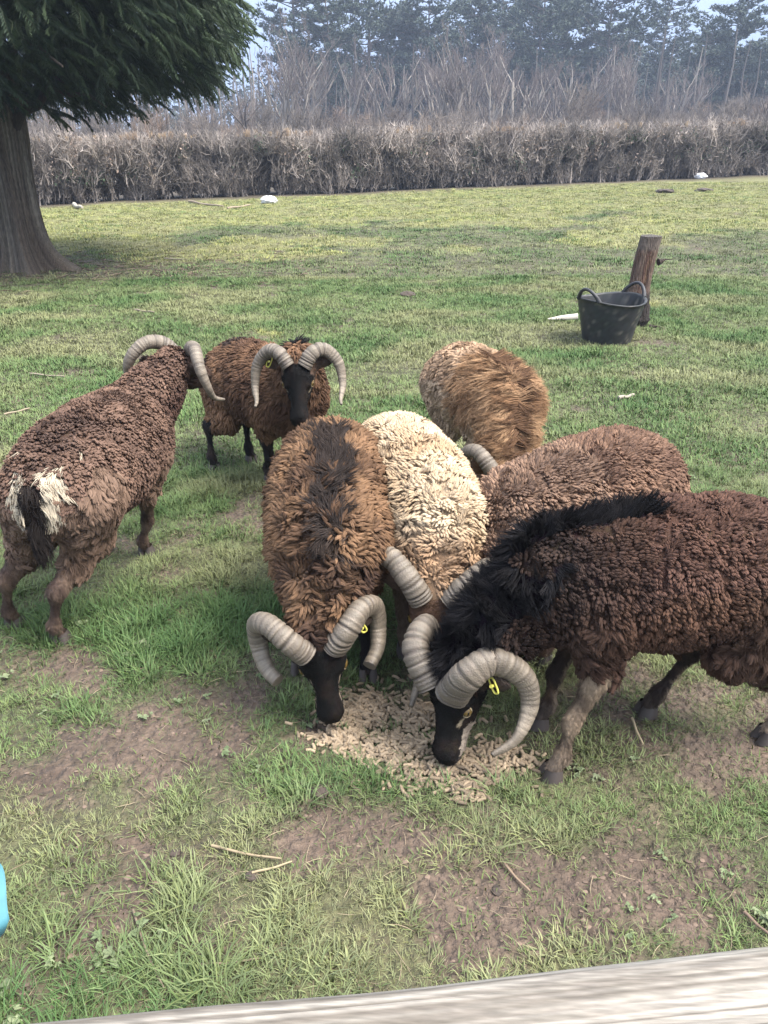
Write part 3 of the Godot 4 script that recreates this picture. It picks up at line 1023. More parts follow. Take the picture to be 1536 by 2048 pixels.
	for i in 650:
		var z := -0.75 - 4.2 * pow(r.randf(), 1.3)
		var x := r.randf_range(-1, 1) * (0.6 * -z + 0.4)
		if patch.get_noise_2d(x * 60.0 + 70.0, z * 60.0) < 0.08 or in_pile(x, z) > 0.3: continue
		var s := r.randf_range(0.3, 0.65)
		spots.append(Transform3D(Basis(Vector3.UP, r.randf() * TAU).scaled(Vector3(s, s, s)), Vector3(x, ground(x, z) + 0.002, z)))
		tint.append(Color(0.10, 0.14, 0.06).lerp(Color(0.16, 0.19, 0.10), r.randf()) * r.randf_range(0.8, 1.15))
	var w := scatter("ground_weeds", weed_mesh(5), M.leaf, spots, tint, self)
	w.set_meta("label", "flat lobed leaves of creeping weeds in the turf")
	# dead straw lying about
	var sb := Build.new()
	sb.tube(PackedVector3Array([Vector3(-0.5, 0, 0), Vector3(-0.15, 0.03, 0.03), Vector3(0.2, 0.02, 0.02), Vector3(0.5, 0, -0.06)]), floats([0.012, 0.014, 0.013, 0.006]), 5, PackedColorArray([Color.WHITE]))
	var sm := sb.mesh()
	spots = []
	tint = PackedColorArray()
	for i in 3800:
		var z := -0.75 - 8.5 * pow(r.randf(), 1.6)
		var x := r.randf_range(-1, 1) * (0.6 * -z + 0.4)
		var l := r.randf_range(0.012, 0.05)
		spots.append(Transform3D(Basis(Vector3.UP, r.randf() * TAU) * Basis(Vector3.BACK, r.randf_range(-0.15, 0.15)).scaled(Vector3(l, l * 1.2, l)), Vector3(x, ground(x, z) + 0.004, z)))
		tint.append(Color(0.34, 0.27, 0.18).lerp(Color(0.12, 0.085, 0.06), r.randf()))
	var st := scatter("dead_straw", sm, M.straw, spots, tint, self)
	st.set_meta("label", "bits of dead grass and straw trodden into the turf")
	lap("grass")

# ------------------------------------------------------------------ feed
var pile_spots := []
func in_pile(x: float, z: float) -> float:
	var b := 0.0
	for s in pile_spots:
		var q: float = Vector2((x - s.x) / s.z, (z - s.y) / s.w).length_squared()
		if q < 5.0: b = maxf(b, exp(-q))
	return b

func make_feed() -> void:
	var r := rng_of(21)
	var meshes := []
	for v in 3:
		var b := Build.new()
		var l := 0.0072 + 0.0022 * v
		var bend := 0.0012 * (v - 1)
		b.tube(PackedVector3Array([Vector3(-l, 0, 0), Vector3(-l * 0.92, 0, 0), Vector3(0, bend, bend), Vector3(l * 0.92, 0, 0), Vector3(l, 0, 0)]), floats([0.0033, 0.0040, 0.0041, 0.0040, 0.0033]), 8, PackedColorArray([Color.WHITE]))
		meshes.append(b.mesh())
	var all := []
	var tries := 0
	while all.size() < 1900 and tries < 60000:
		tries += 1
		var x := r.randf_range(-0.26, 0.42)
		var z := r.randf_range(-1.95, -1.12)
		var d := in_pile(x, z)
		if r.randf() > pow(d, 1.9) * 1.1 + (0.012 if d > 0.01 else 0.0): continue
		var y := ground(x, z) + 0.004 + r.randf() * 0.016 * smoothstep(0.35, 0.95, d)
		var basis := Basis(Vector3.UP, r.randf() * TAU) * Basis(Vector3.BACK, r.randf_range(-0.35, 0.35) * smoothstep(0.3, 0.8, d))
		all.append([Transform3D(basis.scaled_local(Vector3.ONE * r.randf_range(0.85, 1.15)), Vector3(x, y, z)), r.randi() % 3, y + z * 0.05])
	# the 300 that lie on top and nearest are things of their own
	all.sort_custom(func(p, q): return p[0].origin.z > q[0].origin.z)
	var shades := []
	for i in 4:
		shades.append(mat("pellet_%d" % i, Color(0.31, 0.235, 0.16) * [0.62, 0.85, 1.05, 1.25][i], 0.9, false))
		shades[i].albedo_texture = M.pellet_tex
		shades[i].uv1_triplanar = true
		shades[i].uv1_scale = Vector3(30, 30, 30)
	var rest := [[], [], []]
	var tints := [PackedColorArray(), PackedColorArray(), PackedColorArray()]
	for i in all.size():
		var a: Array = all[i]
		if i < 300:
			var o := top_mesh("feed_pellet", meshes[a[1]], shades[r.randi() % 4])
			o.transform = a[0]
			tag(o, "short tan feed pellet at the near edge of the spilled feed", "feed pellet", "feed pellets along the near edge of the pile")
		else:
			rest[a[1]].append(a[0])
			tints[a[1]].append(Color(0.31, 0.235, 0.16) * r.randf_range(0.55, 1.25))
	for k in 3:
		var o := scatter("feed_pellets", meshes[k], M.pellets, rest[k], tints[k], self)
		o.set_meta("label", "spilled heap of tan feed pellets under the rams' noses")
	lap("feed %d" % all.size())

# ------------------------------------------------------------------ the old conifer
func make_conifer() -> void:
	var base := gp(40, 535)
	base.y = land(base.x, base.z)
	var o := thing("conifer_tree", "huge dark conifer with fluted grey-brown trunk and low drooping foliage", "tree", base)
	var r := rng_of(31)
	var b := Build.new()
	var sides := 180
	var rings := 90
	for i in rings + 1:
		var t := float(i) / rings
		var y := -0.12 + 5.2 * pow(t, 1.5)
		var rad := 0.315 + 0.24 * exp(-maxf(y, 0.0) / 0.16) - 0.018 * y + 0.05 * exp(-pow((y - 1.5) / 0.5, 2.0))
		for j in sides:
			var a := TAU * j / sides
			var lobe := 0.11 * cos(a * 3.0 + 0.9 + 0.3 * y) + 0.10 * cos(a * 5.0 - 0.6 - 0.2 * y) + 0.07 * cos(a * 9.0 + 2.0)
			lobe *= 0.55 + 1.3 * exp(-maxf(y, 0.0) / 0.35)
			var strip := (0.5 - absf(noise.get_noise_3d(cos(a) * 330.0, y * 26.0, sin(a) * 330.0))) * 0.10 + fine.get_noise_3d(cos(a) * 520.0, y * 22.0, sin(a) * 520.0) * 0.045
			var rr := rad * (1.0 + lobe + strip)
			var k := 0.85 + 0.9 * fine.get_noise_3d(cos(a) * 300.0, y * 10.0, sin(a) * 300.0)
			var c := Color(0.24, 0.185, 0.14).lerp(Color(0.40, 0.34, 0.27), clampf(0.5 + noise.get_noise_3d(cos(a) * 100.0, y * 20.0, sin(a) * 100.0) * 1.5, 0, 1)) * clampf(k, 0.5, 1.4)
			b.vert(Vector3(cos(a) * rr, y, -sin(a) * rr), Vector3.ZERO, c)
	for i in rings:
		for j in sides:
			var a := i * sides + j
			var e := i * sides + (j + 1) % sides
			b.quad(a, e, e + sides, a + sides)
	smooth_normals(b)
	part("trunk", b.mesh(), M.bark, o)
	# limbs
	var limb_tips := []
	for i in 46:
		var y := 1.35 + 5.5 * pow(float(i) / 46.0, 0.9)
		var a := r.randf() * TAU
		if i < 3: a = [0.35, -0.5, 0.9][i]
		var l := r.randf_range(1.9, 3.1)
		if i < 2: l = 1.3
		var d := Vector3(cos(a), 0, sin(a))
		var pts := PackedVector3Array()
		var rad := PackedFloat32Array()
		for k in 7:
			var t := k / 6.0
			pts.append(d * (0.22 + l * t) + Vector3.UP * (y + 0.55 * sin(t * 2.4) * (1.0 - 0.3 * t) + 0.1 * noise.get_noise_2d(i * 90.0, t * 200.0)))
			rad.append(lerpf(0.062, 0.008, t))
		var lb := Build.new()
		lb.tube(pts, rad, 8, PackedColorArray([Color(0.11, 0.085, 0.068)]))
		part("limb", lb.mesh(), M.bark, o)
	# foliage: flat drooping sprays of scale leaves
	var sprays := []
	for v in 3:
		var sb := Build.new()
		var sr := rng_of(90 + v)
		var stem := PackedVector3Array()
		for k in 6: stem.append(Vector3(0.02 * sin(k * 1.3 + v), -0.010 * k - 0.008 * k * k, 0.085 * k))
		sb.tube(stem, floats([0.006, 0.005, 0.004, 0.003, 0.002, 0.001]), 3, PackedColorArray([Color(0.7, 0.6, 0.5)]), false)
		for k in 26:
			var t := (k + 1) / 27.0 * 4.9
			var i := int(t)
			var p := stem[i].lerp(stem[i + 1], t - i)
			var sd := -1.0 if k % 2 == 0 else 1.0
			var l := 0.16 * (1.0 - 0.13 * t) * sr.randf_range(0.7, 1.2)
			var d := Vector3(sd * 0.8, -0.25 - sr.randf() * 0.5, 0.7).normalized()
			var q := Vector3(0.2 * sd, 0.5, -0.4).cross(d).normalized() * (0.011 + 0.004 * sr.randf())
			var kk := sr.randf_range(0.7, 1.3)
			var c := Color(kk, kk, kk)
			sb.flat_quad(p, p + d * l * 0.4 - q, p + d * l + Vector3.DOWN * l * 0.25, p + d * l * 0.4 + q, c)
			for m in 3:
				var pp := p + d * l * (0.25 + 0.22 * m)
				var dd := (d + Vector3(0, -0.4, 0.9 * (1 if m % 2 == 0 else -1))).normalized()
				sb.flat_tri(pp - q * 0.5, pp + dd * l * 0.45, pp + q * 0.6, c * 0.95)
		sprays.append(sb.mesh())
	var where := [[], [], []]
	var tint := [PackedColorArray(), PackedColorArray(), PackedColorArray()]
	for i in 46000:
		var a := r.randf() * TAU
		var h := 1.5 + 6.4 * pow(r.randf(), 1.25)
		var reach := 2.75 + 0.35 * noise.get_noise_2d(a * 60.0, 5.0) - 0.22 * maxf(0.0, h - 3.2)
		var rr := reach * sqrt(r.randf_range(0.02, 1.0))
		# the skirt rises away from the trunk and is ragged
		var low := 1.50 + 0.13 * rr + 0.30 * noise.get_noise_2d(a * 110.0 + 40.0, rr * 70.0)
		low += 0.055 * maxf(0.0, rr - 1.9) * 6.0
		if h < low: continue
		var dens := noise.get_noise_3d(cos(a) * rr * 55.0, h * 70.0, sin(a) * rr * 55.0)
		if dens < -0.16 and rr > 0.8 and r.randf() < 0.8: continue
		var out := Vector3(cos(a), 0, sin(a))
		var yaw := atan2(out.x, out.z) + r.randf_range(-0.9, 0.9)
		var bs := Basis(Vector3.UP, yaw) * Basis(Vector3.RIGHT, r.randf_range(-0.25, 0.6)) * Basis(Vector3.BACK, r.randf_range(-0.5, 0.5))
		var s := r.randf_range(0.38, 0.75)
		var v := r.randi() % 3
		where[v].append(Transform3D(bs.scaled_local(Vector3(s, s, s)), out * rr + Vector3.UP * (h + 0.1)))
		tint[v].append(Color(0.024, 0.046, 0.027).lerp(Color(0.056, 0.088, 0.040), r.randf()) * r.randf_range(0.7, 1.3))
	var crown := Node3D.new()
	crown.name = "crown"
	o.add_child(crown)
	for v in 3: scatter("foliage_sprays", sprays[v], M.needle, where[v], tint[v], crown)
	# litter under it
	var lr := []
	var lt := PackedColorArray()
	var lb := Build.new()
	lb.tube(PackedVector3Array([Vector3(-0.5, 0, 0), Vector3(0, 0.05, 0.12), Vector3(0.5, 0, 0)]), floats([0.03, 0.035, 0.015]), 4, PackedColorArray([Color.WHITE]))
	for i in 900:
		var q := Vector2(r.randfn(0.0, 1.3) + 0.9, r.randfn(0.0, 0.7) + 0.25)
		var x := base.x + q.x
		var z := base.z + q.y
		var l := r.randf_range(0.04, 0.16)
		lr.append(Transform3D(Basis(Vector3.UP, r.randf() * TAU).scaled(Vector3(l, l, l)), Vector3(x, ground(x, z) + 0.004, z)))
		lt.append(Color(0.20, 0.15, 0.11).lerp(Color(0.08, 0.055, 0.04), r.randf()))
	var li := scatter("leaf_litter", lb.mesh(), M.straw, lr, lt, self)
	li.set_meta("label", "brown twig litter at the foot of the big conifer")
	lap("conifer")

func smooth_normals(b: Build) -> void:
	var nrm := PackedVector3Array()
	nrm.resize(b.v.size())
	for i in range(0, b.ix.size(), 3):
		var fa := (b.v[b.ix[i + 2]] - b.v[b.ix[i]]).cross(b.v[b.ix[i + 1]] - b.v[b.ix[i]])
		for e in 3: nrm[b.ix[i + e]] += fa
	for i in nrm.size(): nrm[i] = nrm[i].normalized()
	b.n = nrm

# ------------------------------------------------------------------ hedge
func twig_clump(seed_: int, twigs: int, stems: int, thick := 1.0) -> ArrayMesh:
	var r := rng_of(seed_)
	var b := Build.new()
	for s in stems:
		var p := Vector3(r.randf_range(-0.15, 0.15), -0.25, r.randf_range(-0.15, 0.15))
		var d := Vector3(r.randf_range(-0.5, 0.5), 1.0, r.randf_range(-0.5, 0.5)).normalized()
		var pts := PackedVector3Array([p])
		for k in 4:
			d = (d + Vector3(r.randf_range(-0.5, 0.5), r.randf_range(-0.15, 0.3), r.randf_range(-0.5, 0.5))).normalized()
			p += d * 0.14
			pts.append(p)
		var k1 := r.randf_range(0.45, 1.6)
		b.tube(pts, floats([0.015 * thick, 0.013 * thick, 0.011 * thick, 0.008 * thick, 0.004 * thick]), 3, PackedColorArray([gray(k1)]), false)
		for t in twigs:
			var q := pts[r.randi_range(1, 4)]
			var e := (d * 0.5 + Vector3(r.randf_range(-1, 1), r.randf_range(-0.2, 1.0), r.randf_range(-1, 1))).normalized()
			var m := q + e * 0.10
			e = (e + Vector3(r.randf_range(-0.6, 0.6), r.randf_range(-0.2, 0.6), r.randf_range(-0.6, 0.6))).normalized()
			b.tube(PackedVector3Array([q, m, m + e * r.randf_range(0.06, 0.13)]), floats([0.008 * thick, 0.006 * thick, 0.003 * thick]), 3, PackedColorArray([gray(k1 * r.randf_range(0.8, 1.35))]), false)
	return b.mesh()

func leaf_bits(seed_: int, count: int, size: float, spread: float) -> ArrayMesh:
	var r := rng_of(seed_)
	var b := Build.new()
	for i in count:
		var p := Vector3(r.randf_range(-1, 1), r.randf_range(-1, 1), r.randf_range(-1, 1)) * spread
		var d := Vector3(r.randf_range(-1, 1), r.randf_range(-1, 0.4), r.randf_range(-1, 1)).normalized()
		var s := d.cross(Vector3(r.randf(), r.randf(), r.randf())).normalized()
		var n := d.cross(s)
		var l := size * r.randf_range(0.6, 1.3)
		var c := gray(r.randf_range(0.7, 1.3))
		b.flat_quad(p, p + d * l * 0.5 - s * l * 0.3 + n * l * 0.1, p + d * l, p + d * l * 0.5 + s * l * 0.3 + n * l * 0.1, c)
	return b.mesh()

func make_hedge() -> void:
	var r := rng_of(51)
	var d := (hedge_b - hedge_a)
	var full := d.length()
	d = d.normalized()
	var back := Vector3(d.z, 0, -d.x)
	if back.z > 0: back = -back
	var o := thing("hedge", "long clipped leafless hedge of dense brown twigs across the field", "hedge", Vector3(hedge_a.x, 0, hedge_a.z))
	var clumps := []
	for i in 4: clumps.append(twig_clump(300 + i, 7, 4))
	var where := [[], [], [], []]
	var tint := [PackedColorArray(), PackedColorArray(), PackedColorArray(), PackedColorArray()]
	var leaf_at := []
	var leaf_tint := PackedColorArray()
	var ivy_at := []
	var ivy_tint := PackedColorArray()
	var from := -0.35 * full
	var to := 1.45 * full
	for i in 15000:
		var u := r.randf_range(from, to)
		var depth := 1.15 * pow(r.randf(), 1.3)
		var h := r.randf()
		var bulge := 0.10 * noise.get_noise_2d(u * 40.0, h * 60.0)
		var top := 1.47 + 0.10 * noise.get_noise_1d(u * 60.0) + 0.08 * fine.get_noise_1d(u * 90.0)
		var y := 0.12 + (top - 0.28) * h
		var p := d * u + back * (depth + bulge)
		var gy := land(hedge_a.x + p.x, hedge_a.z + p.z)
		var s := r.randf_range(0.65, 1.05)
		if h < 0.35 and r.randf() < 0.35: continue
		if noise.get_noise_2d(u * 55.0 + 40.0, h * 40.0) > 0.22 and depth < 0.45: continue
		var lean := 0.55 if h > 0.3 else 0.25
		var bs := Basis(Vector3.UP, r.randf() * TAU) * Basis(Vector3.RIGHT, r.randf_range(-lean, lean)) * Basis(Vector3.BACK, r.randf_range(-lean, lean))
		var v := r.randi() % 4
		where[v].append(Transform3D(bs.scaled_local(Vector3(s, s, s)), p + Vector3.UP * (gy + y)))
		var zone := noise.get_noise_2d(u * 22.0, y * 30.0 + 300.0)
		var c := Color(0.215, 0.188, 0.172).lerp(Color(0.36, 0.312, 0.280), clampf(0.5 + zone * 1.5, 0, 1))
		tint[v].append(c * r.randf_range(0.45, 1.4))
		if h > 0.35 and zone > -0.2 and r.randf() < 0.30:
			leaf_at.append(Transform3D(Basis(Vector3.UP, r.randf() * TAU).scaled(Vector3.ONE * r.randf_range(0.7, 1.2)), p + Vector3.UP * (gy + y)))
			leaf_tint.append(Color(0.33, 0.235, 0.175).lerp(Color(0.40, 0.31, 0.26), r.randf()) * r.randf_range(0.7, 1.2))
		if noise.get_noise_2d(u * 35.0 + 900.0, y * 45.0) > 0.30 and h > 0.3:
			ivy_at.append(Transform3D(Basis(Vector3.UP, r.randf() * TAU), p + Vector3.UP * (gy + y)))
			ivy_tint.append(Color(0.045, 0.075, 0.035) * r.randf_range(0.7, 1.5))
	for v in 4: scatter("twigs", clumps[v], M.twig, where[v], tint[v], o)
	scatter("dead_leaves", leaf_bits(7, 14, 0.07, 0.16), M.leaf, leaf_at, leaf_tint, o)
	scatter("ivy_leaves", leaf_bits(8, 18, 0.07, 0.16), M.leaf, ivy_at, ivy_tint, o)
	# upright stems
	var u := from
	while u < to:
		u += r.randf_range(0.12, 0.42)
		var sb := Build.new()
		var p := d * u + back * r.randf_range(0.1, 0.8)
		var gy := land(hedge_a.x + p.x, hedge_a.z + p.z)
		p.y = gy - 0.05
		var pts := PackedVector3Array([p])
		var rad := PackedFloat32Array([0.03])
		for k in 5:
			p += Vector3(r.randf_range(-0.09, 0.09), 0.26, r.randf_range(-0.07, 0.07))
			pts.append(p)
			rad.append(0.026 - 0.004 * k)
		sb.tube(pts, rad, 5, PackedColorArray([Color(0.20, 0.165, 0.14) * r.randf_range(0.6, 1.3)]), false)
		part("stem", sb.mesh(), M.twig, o)
	# tan shoots standing above the clipped top
	var shoot := Build.new()
	for i in 9:
		var a := r.randf() * TAU
		var q := Vector3(cos(a), 0, sin(a)) * r.randf() * 0.1
		shoot.tube(PackedVector3Array([q, q + Vector3(r.randf_range(-0.03, 0.03), 0.1, r.randf_range(-0.03, 0.03)), q + Vector3(r.randf_range(-0.05, 0.05), 0.21, 0)]), floats([0.006, 0.010, 0.003]), 4, PackedColorArray([gray(r.randf_range(0.8, 1.2))]), false)
	var sa := []
	var stt := PackedColorArray()
	for i in 420:
		var uu := r.randf_range(from, to)
		var dens := noise.get_noise_1d(uu * 30.0 + 50.0)
		if dens < -0.05 and r.randf() < 0.85: continue
		var p := d * uu + back * r.randf_range(0.05, 0.9)
		var gy := land(hedge_a.x + p.x, hedge_a.z + p.z)
		var s := r.randf_range(0.35, 0.8) * (1.3 if dens > 0.25 else 0.8)
		sa.append(Transform3D(Basis(Vector3.UP, r.randf() * TAU).scaled(Vector3(s, s, s)), p + Vector3.UP * (gy + 1.42)))
		stt.append(Color(0.38, 0.28, 0.17).lerp(Color(0.25, 0.18, 0.14), r.randf()))
	scatter("shoots", shoot.mesh(), M.twig, sa, stt, o)
	lap("hedge")

# ------------------------------------------------------------------ the wood behind
func bare_tree_meshes(seed_: int, height: float, spread: float, multi: int) -> Array:
	var r := rng_of(seed_)
	var wood := Build.new()
	var twigs := Build.new()
	var stack := []
	for s in multi:
		var lean := Vector3(r.randf_range(-0.16, 0.16), 1, r.randf_range(-0.16, 0.16)) * (1.0 if multi == 1 else 1.6)
		lean.y = 1.0
		stack.append([Vector3(r.randf_range(-0.2, 0.2), -0.2, r.randf_range(-0.2, 0.2)) * (multi - 1), lean.normalized(), height * 0.62 * r.randf_range(0.8, 1.0), height * 0.021, 0])
	while stack.size():
		var q: Array = stack.pop_back()
		var p: Vector3 = q[0]
		var d: Vector3 = q[1]
		var l: float = q[2]
		var rad: float = q[3]
		var lev: int = q[4]
		var n := 6 if lev == 0 else 4
		var pts := PackedVector3Array([p])
		var rr := PackedFloat32Array([rad])
		for k in n:
			d = (d + Vector3(r.randf_range(-0.16, 0.16), 0.05 + 0.03 * lev, r.randf_range(-0.16, 0.16)) * (1.0 if lev else 0.55)).normalized()
			p += d * l / n
			pts.append(p)
			rr.append(rad * lerpf(1.0, 0.3, (k + 1.0) / n))
		var target: Build = wood if lev < 2 else twigs
		target.tube(pts, rr, 6 if lev == 0 else (4 if lev == 1 else 3), PackedColorArray([gray(r.randf_range(0.8, 1.2))]), false)
		if lev >= 4: continue
		var kids: int = [7, 5, 4, 3][lev]
		for k in kids:
			var t := r.randf_range(0.32 if lev == 0 else 0.15, 1.0)
			var f := t * n
			var i := mini(int(f), n - 1)
			var at := pts[i].lerp(pts[i + 1], f - i)
			var a := r.randf() * TAU
			var out := Vector3(cos(a), 0, sin(a))
			var nd := (d * 0.55 + out * spread + Vector3.UP * 0.35).normalized()
			stack.append([at, nd, l * r.randf_range(0.36, 0.62) * (1.1 - 0.35 * t), maxf(rr[i] * 0.55, 0.009), lev + 1])
	return [wood.mesh(), twigs.mesh()]

func pine_meshes(seed_: int, height: float, width: float, clear: float, dense: float) -> Array:
	var r := rng_of(seed_)
	var wood := Build.new()
	var leaf := Build.new()
	var pts := PackedVector3Array()
	var rad := PackedFloat32Array()
	for k in 9:
		var t := k / 8.0
		pts.append(Vector3(0.25 * noise.get_noise_2d(t * 120.0, seed_ * 50.0) * height * 0.1, height * t - 0.2, 0.25 * noise.get_noise_2d(t * 120.0, seed_ * 50.0 + 400.0) * height * 0.1))
		rad.append(lerpf(height * 0.016, 0.02, t))
	wood.tube(pts, rad, 7, PackedColorArray([gray(1.0)]), false)
	var whorls := int(height * 2.1)
	for w in whorls:
		var t := clear + (1.0 - clear) * (w + r.randf() * 0.8) / whorls
		var profile := pow(sin(PI * clampf((t - clear) / (1.0 - clear) * 0.82 + 0.16, 0, 1)), 0.8) * (1.0 if t < 0.9 else (1.02 - t) * 9.0)
		for k in r.randi_range(3, 5):
			var a := r.randf() * TAU
			var l := width * 0.5 * profile * r.randf_range(0.55, 1.15)
			if l < 0.2: l = 0.2
			var f := t * 8.0
			var i := mini(int(f), 7)
			var p := pts[i].lerp(pts[i + 1], f - i)
			var d := Vector3(cos(a), r.randf_range(-0.05, 0.4), sin(a))
			var tip := p + d * l + Vector3.UP * l * 0.12
			wood.tube(PackedVector3Array([p, p.lerp(tip, 0.55) - Vector3.UP * 0.06 * l, tip]), floats([0.045, 0.03, 0.012]), 3, PackedColorArray([gray(0.9)]), false)
			var clumps := int(l * 9.0 * dense) + 2
			for c in clumps:
				var s := r.randf_range(0.3, 1.05)
				var q := p.lerp(tip, s) + Vector3(r.randf_range(-1, 1), r.randf_range(-0.35, 0.6), r.randf_range(-1, 1)) * 0.26 * (0.4 + l * 0.35)
				var kk := r.randf_range(0.65, 1.35)
				for m in 4:
					var e := (Vector3(r.randf_range(-1, 1), r.randf_range(-0.3, 1.1), r.randf_range(-1, 1)) + d * 0.4).normalized()
					var sd := e.cross(Vector3(r.randf_range(-1, 1), r.randf_range(-1, 1), r.randf_range(-1, 1))).normalized() * 0.055
					var ln := r.randf_range(0.2, 0.36)
					leaf.flat_tri(q - sd, q + e * ln, q + sd, gray(kk * r.randf_range(0.85, 1.15)))
	return [wood.mesh(), leaf.mesh()]

# a point so many metres ahead, seen at a column of the photograph
func ahead(px: float, dist: float) -> Vector3:
	var depth := dist * cos(deg_to_rad(PITCH)) + 0.5
	var x := (px - 768.0) / FOCAL * depth
	return Vector3(x, land(x, -dist), -dist)

func height_at(py: float, dist: float) -> float:
	var a := deg_to_rad(PITCH) + atan((py - 1024.0) / FOCAL)
	return CAM_H - dist * tan(a)

func make_wood() -> void:
	var r := rng_of(71)
	var pines := []
	for i in 4: pines.append(pine_meshes(400 + i, 12.0, [7.4, 6.4, 6.8, 4.6][i], [0.20, 0.28, 0.24, 0.30][i], [2.2, 1.4, 1.9, 1.1][i]))
	var bares := []
	for i in 4: bares.append(bare_tree_meshes(430 + i, 10.0, [0.75, 0.5, 0.9, 0.6][i], [1, 3, 1, 4][i]))
	# column, distance, top row, kind, words that single it out
	var list := [
		[596, 84, -70, 3, "thin sparse pine beside the big conifer's foliage"],
		[662, 80, 5, 0, "broad bushy pine with a rounded grey-green crown, leftmost of the dense ones"],
		[738, 88, -60, 1, "tall dark pine with open whorled branches, next to the broad bushy one"],
		[806, 92, 40, 2, "shorter pine filling the gap right of the tall dark one"],
		[852, 86, 5, 0, "full pine behind the pale birch-like stems"],
		[945, 88, 12, 2, "pointed blue-green pine at the middle of the wood"],
		[992, 95, -50, 1, "tall pine whose top leaves the picture, middle of the wood"],
		[1066, 84, -20, 2, "pine with a twin neighbour at its right shoulder"],
		[1112, 90, -15, 0, "dense dark pine, right one of a close pair"],
		[1196, 86, -40, 1, "tall pine with ragged side branches above the bare trees"],
		[1302, 94, -5, 3, "slender spire-shaped pine standing alone against the sky"],
		[1388, 80, 75, 2, "lower rounded pine beside the tall one near the field's far end"],
		[1434, 82, 8, 0, "big dark spreading pine, rightmost tall one of the wood"],
		[1530, 78, 60, 2, "pine cut by the frame at the far end of the wood"],
	]
	for a in list:
		var at := ahead(a[0], a[1])
		var h: float = (height_at(a[2], a[1]) - at.y) * 1.14
		var o := thing("pine_tree", a[4], "tree", at, "pines of the wood behind the hedge")
		var t := part("trunk", pines[a[3]][0], M.far_bark, o)
		var c := part("crown", pines[a[3]][1], M.pine, o)
		var s := h / 12.0
		o.transform.basis = Basis(Vector3.UP, r.randf() * TAU).scaled(Vector3(s * 1.05, s, s * 1.05))
	var bare_list := [
		[235, 46, 175, 0, "bare tree low behind the hedge near the big conifer's trunk"],
		[330, 52, 150, 2, "bare spreading tree under the conifer's overhanging foliage"],
		[425, 50, 110, 0, "bare grey tree where the conifer's foliage ends"],
		[505, 44, 70, 2, "large bare tree with wide forking limbs right of the conifer"],
		[566, 56, 20, 1, "bare many-stemmed tree in front of the sparse pine"],
		[618, 60, 120, 0, "bare round-headed tree at the foot of the broad pine"],
		[676, 48, 125, 2, "bushy purple-brown bare tree over the hedge, roundest of its row"],
		[742, 55, 150, 0, "bare bushy tree next to the round purple-brown one"],
		[800, 52, 165, 2, "bare tree leaning over the hedge below the short pine"],
		[872, 58, 45, 1, "pale many-stemmed bare tree, tallest in the middle of the wood"],
		[928, 60, 70, 3, "pale upright bare tree with several thin stems"],
		[985, 55, 90, 1, "bare tree with whitish trunks left of the twin pines"],
		[1030, 58, 60, 3, "whitish slim-stemmed bare tree below the twin pines"],
		[1095, 62, 110, 0, "grey bare tree in front of the dense dark pine"],
		[1150, 56, 120, 2, "wide bare tree between the twin pines and the ragged pine"],
		[1215, 60, 105, 1, "bare tree under the ragged tall pine"],
		[1268, 55, 140, 3, "bare tree with arching pale branches over the hedge"],
		[1335, 60, 150, 0, "bare tree in front of the lower rounded pine"],
		[1405, 58, 160, 2, "bare tree at the foot of the big spreading pine"],
		[1470, 52, 130, 0, "bare tree right of the big spreading pine"],
		[1525, 46, 90, 2, "bare oak-like tree cut by the frame over the hedge"],
		[583, 66, 40, 3, "thin grey bare tree just right of the conifer's outermost foliage"],
		[703, 68, 75, 1, "slim bare tree between the broad bushy pine and the tall dark pine"],
		[775, 70, 60, 3, "slim pale bare tree in front of the short pine"],
		[905, 66, 35, 3, "pale bare tree reaching high left of the pointed pine"],
		[962, 70, 50, 1, "pale bare tree standing before the pointed pine"],
		[1132, 68, 60, 3, "slim bare tree close to the dense dark pine"],
		[1245, 70, 80, 1, "thin bare tree left of the slender spire pine"],
		[1330, 72, 95, 3, "thin bare tree right of the slender spire pine"],
	]
	for a in bare_list:
		var at := ahead(a[0], a[1])
		var h: float = height_at(a[2], a[1]) - at.y
		var o := thing("bare_tree", a[4], "tree", at, "leafless trees of the wood behind the hedge")
		var pale: bool = a[3] == 1 or a[3] == 3
		part("trunk", bares[a[3]][0], M.pale_bark if pale else M.far_bark, o)
		part("crown", bares[a[3]][1], M.far_crown, o)
		var s := h / (8.4 if pale else 9.2)
		o.transform.basis = Basis(Vector3.UP, r.randf() * TAU).scaled(Vector3(s * 1.15, s, s * 1.15))
	# the mass of brush and trunks that fills the wood
	var brush := [twig_clump(500, 22, 10, 0.42), twig_clump(501, 24, 10, 0.42)]
	var where := [[], []]
	var tint := [PackedColorArray(), PackedColorArray()]
	for i in 2400:
		var dist := r.randf_range(40, 108)
		var px := r.randf_range(-60, 1600)
		var at := ahead(px, dist)
		var top := 1.1 + 1.6 * noise.get_noise_1d(px * 1.1) + dist * 0.013
		var y := top * pow(r.randf(), 1.2)
		var s := r.randf_range(1.5, 2.9)
		var v := r.randi() % 2
		where[v].append(Transform3D((Basis(Vector3.UP, r.randf() * TAU) * Basis(Vector3.RIGHT, r.randf_range(-0.4, 0.4))).scaled(Vector3(s, s, s)), at + Vector3.UP * y))
		var c := Color(0.135, 0.115, 0.10).lerp(Color(0.22, 0.18, 0.15), r.randf())
		if noise.get_noise_2d(px * 2.0, dist * 8.0) > 0.3 and y < 2.5: c = Color(0.24, 0.165, 0.115)
		tint[v].append(c * r.randf_range(0.7, 1.25))
	for v in 2:
		var o := scatter("woodland_brush", brush[v], M.far_twig, where[v], tint[v], self)
		o.set_meta("label", "tangled leafless brush filling the wood behind the hedge")
	var poles := [[], []]
	var pole_tint := [PackedColorArray(), PackedColorArray()]
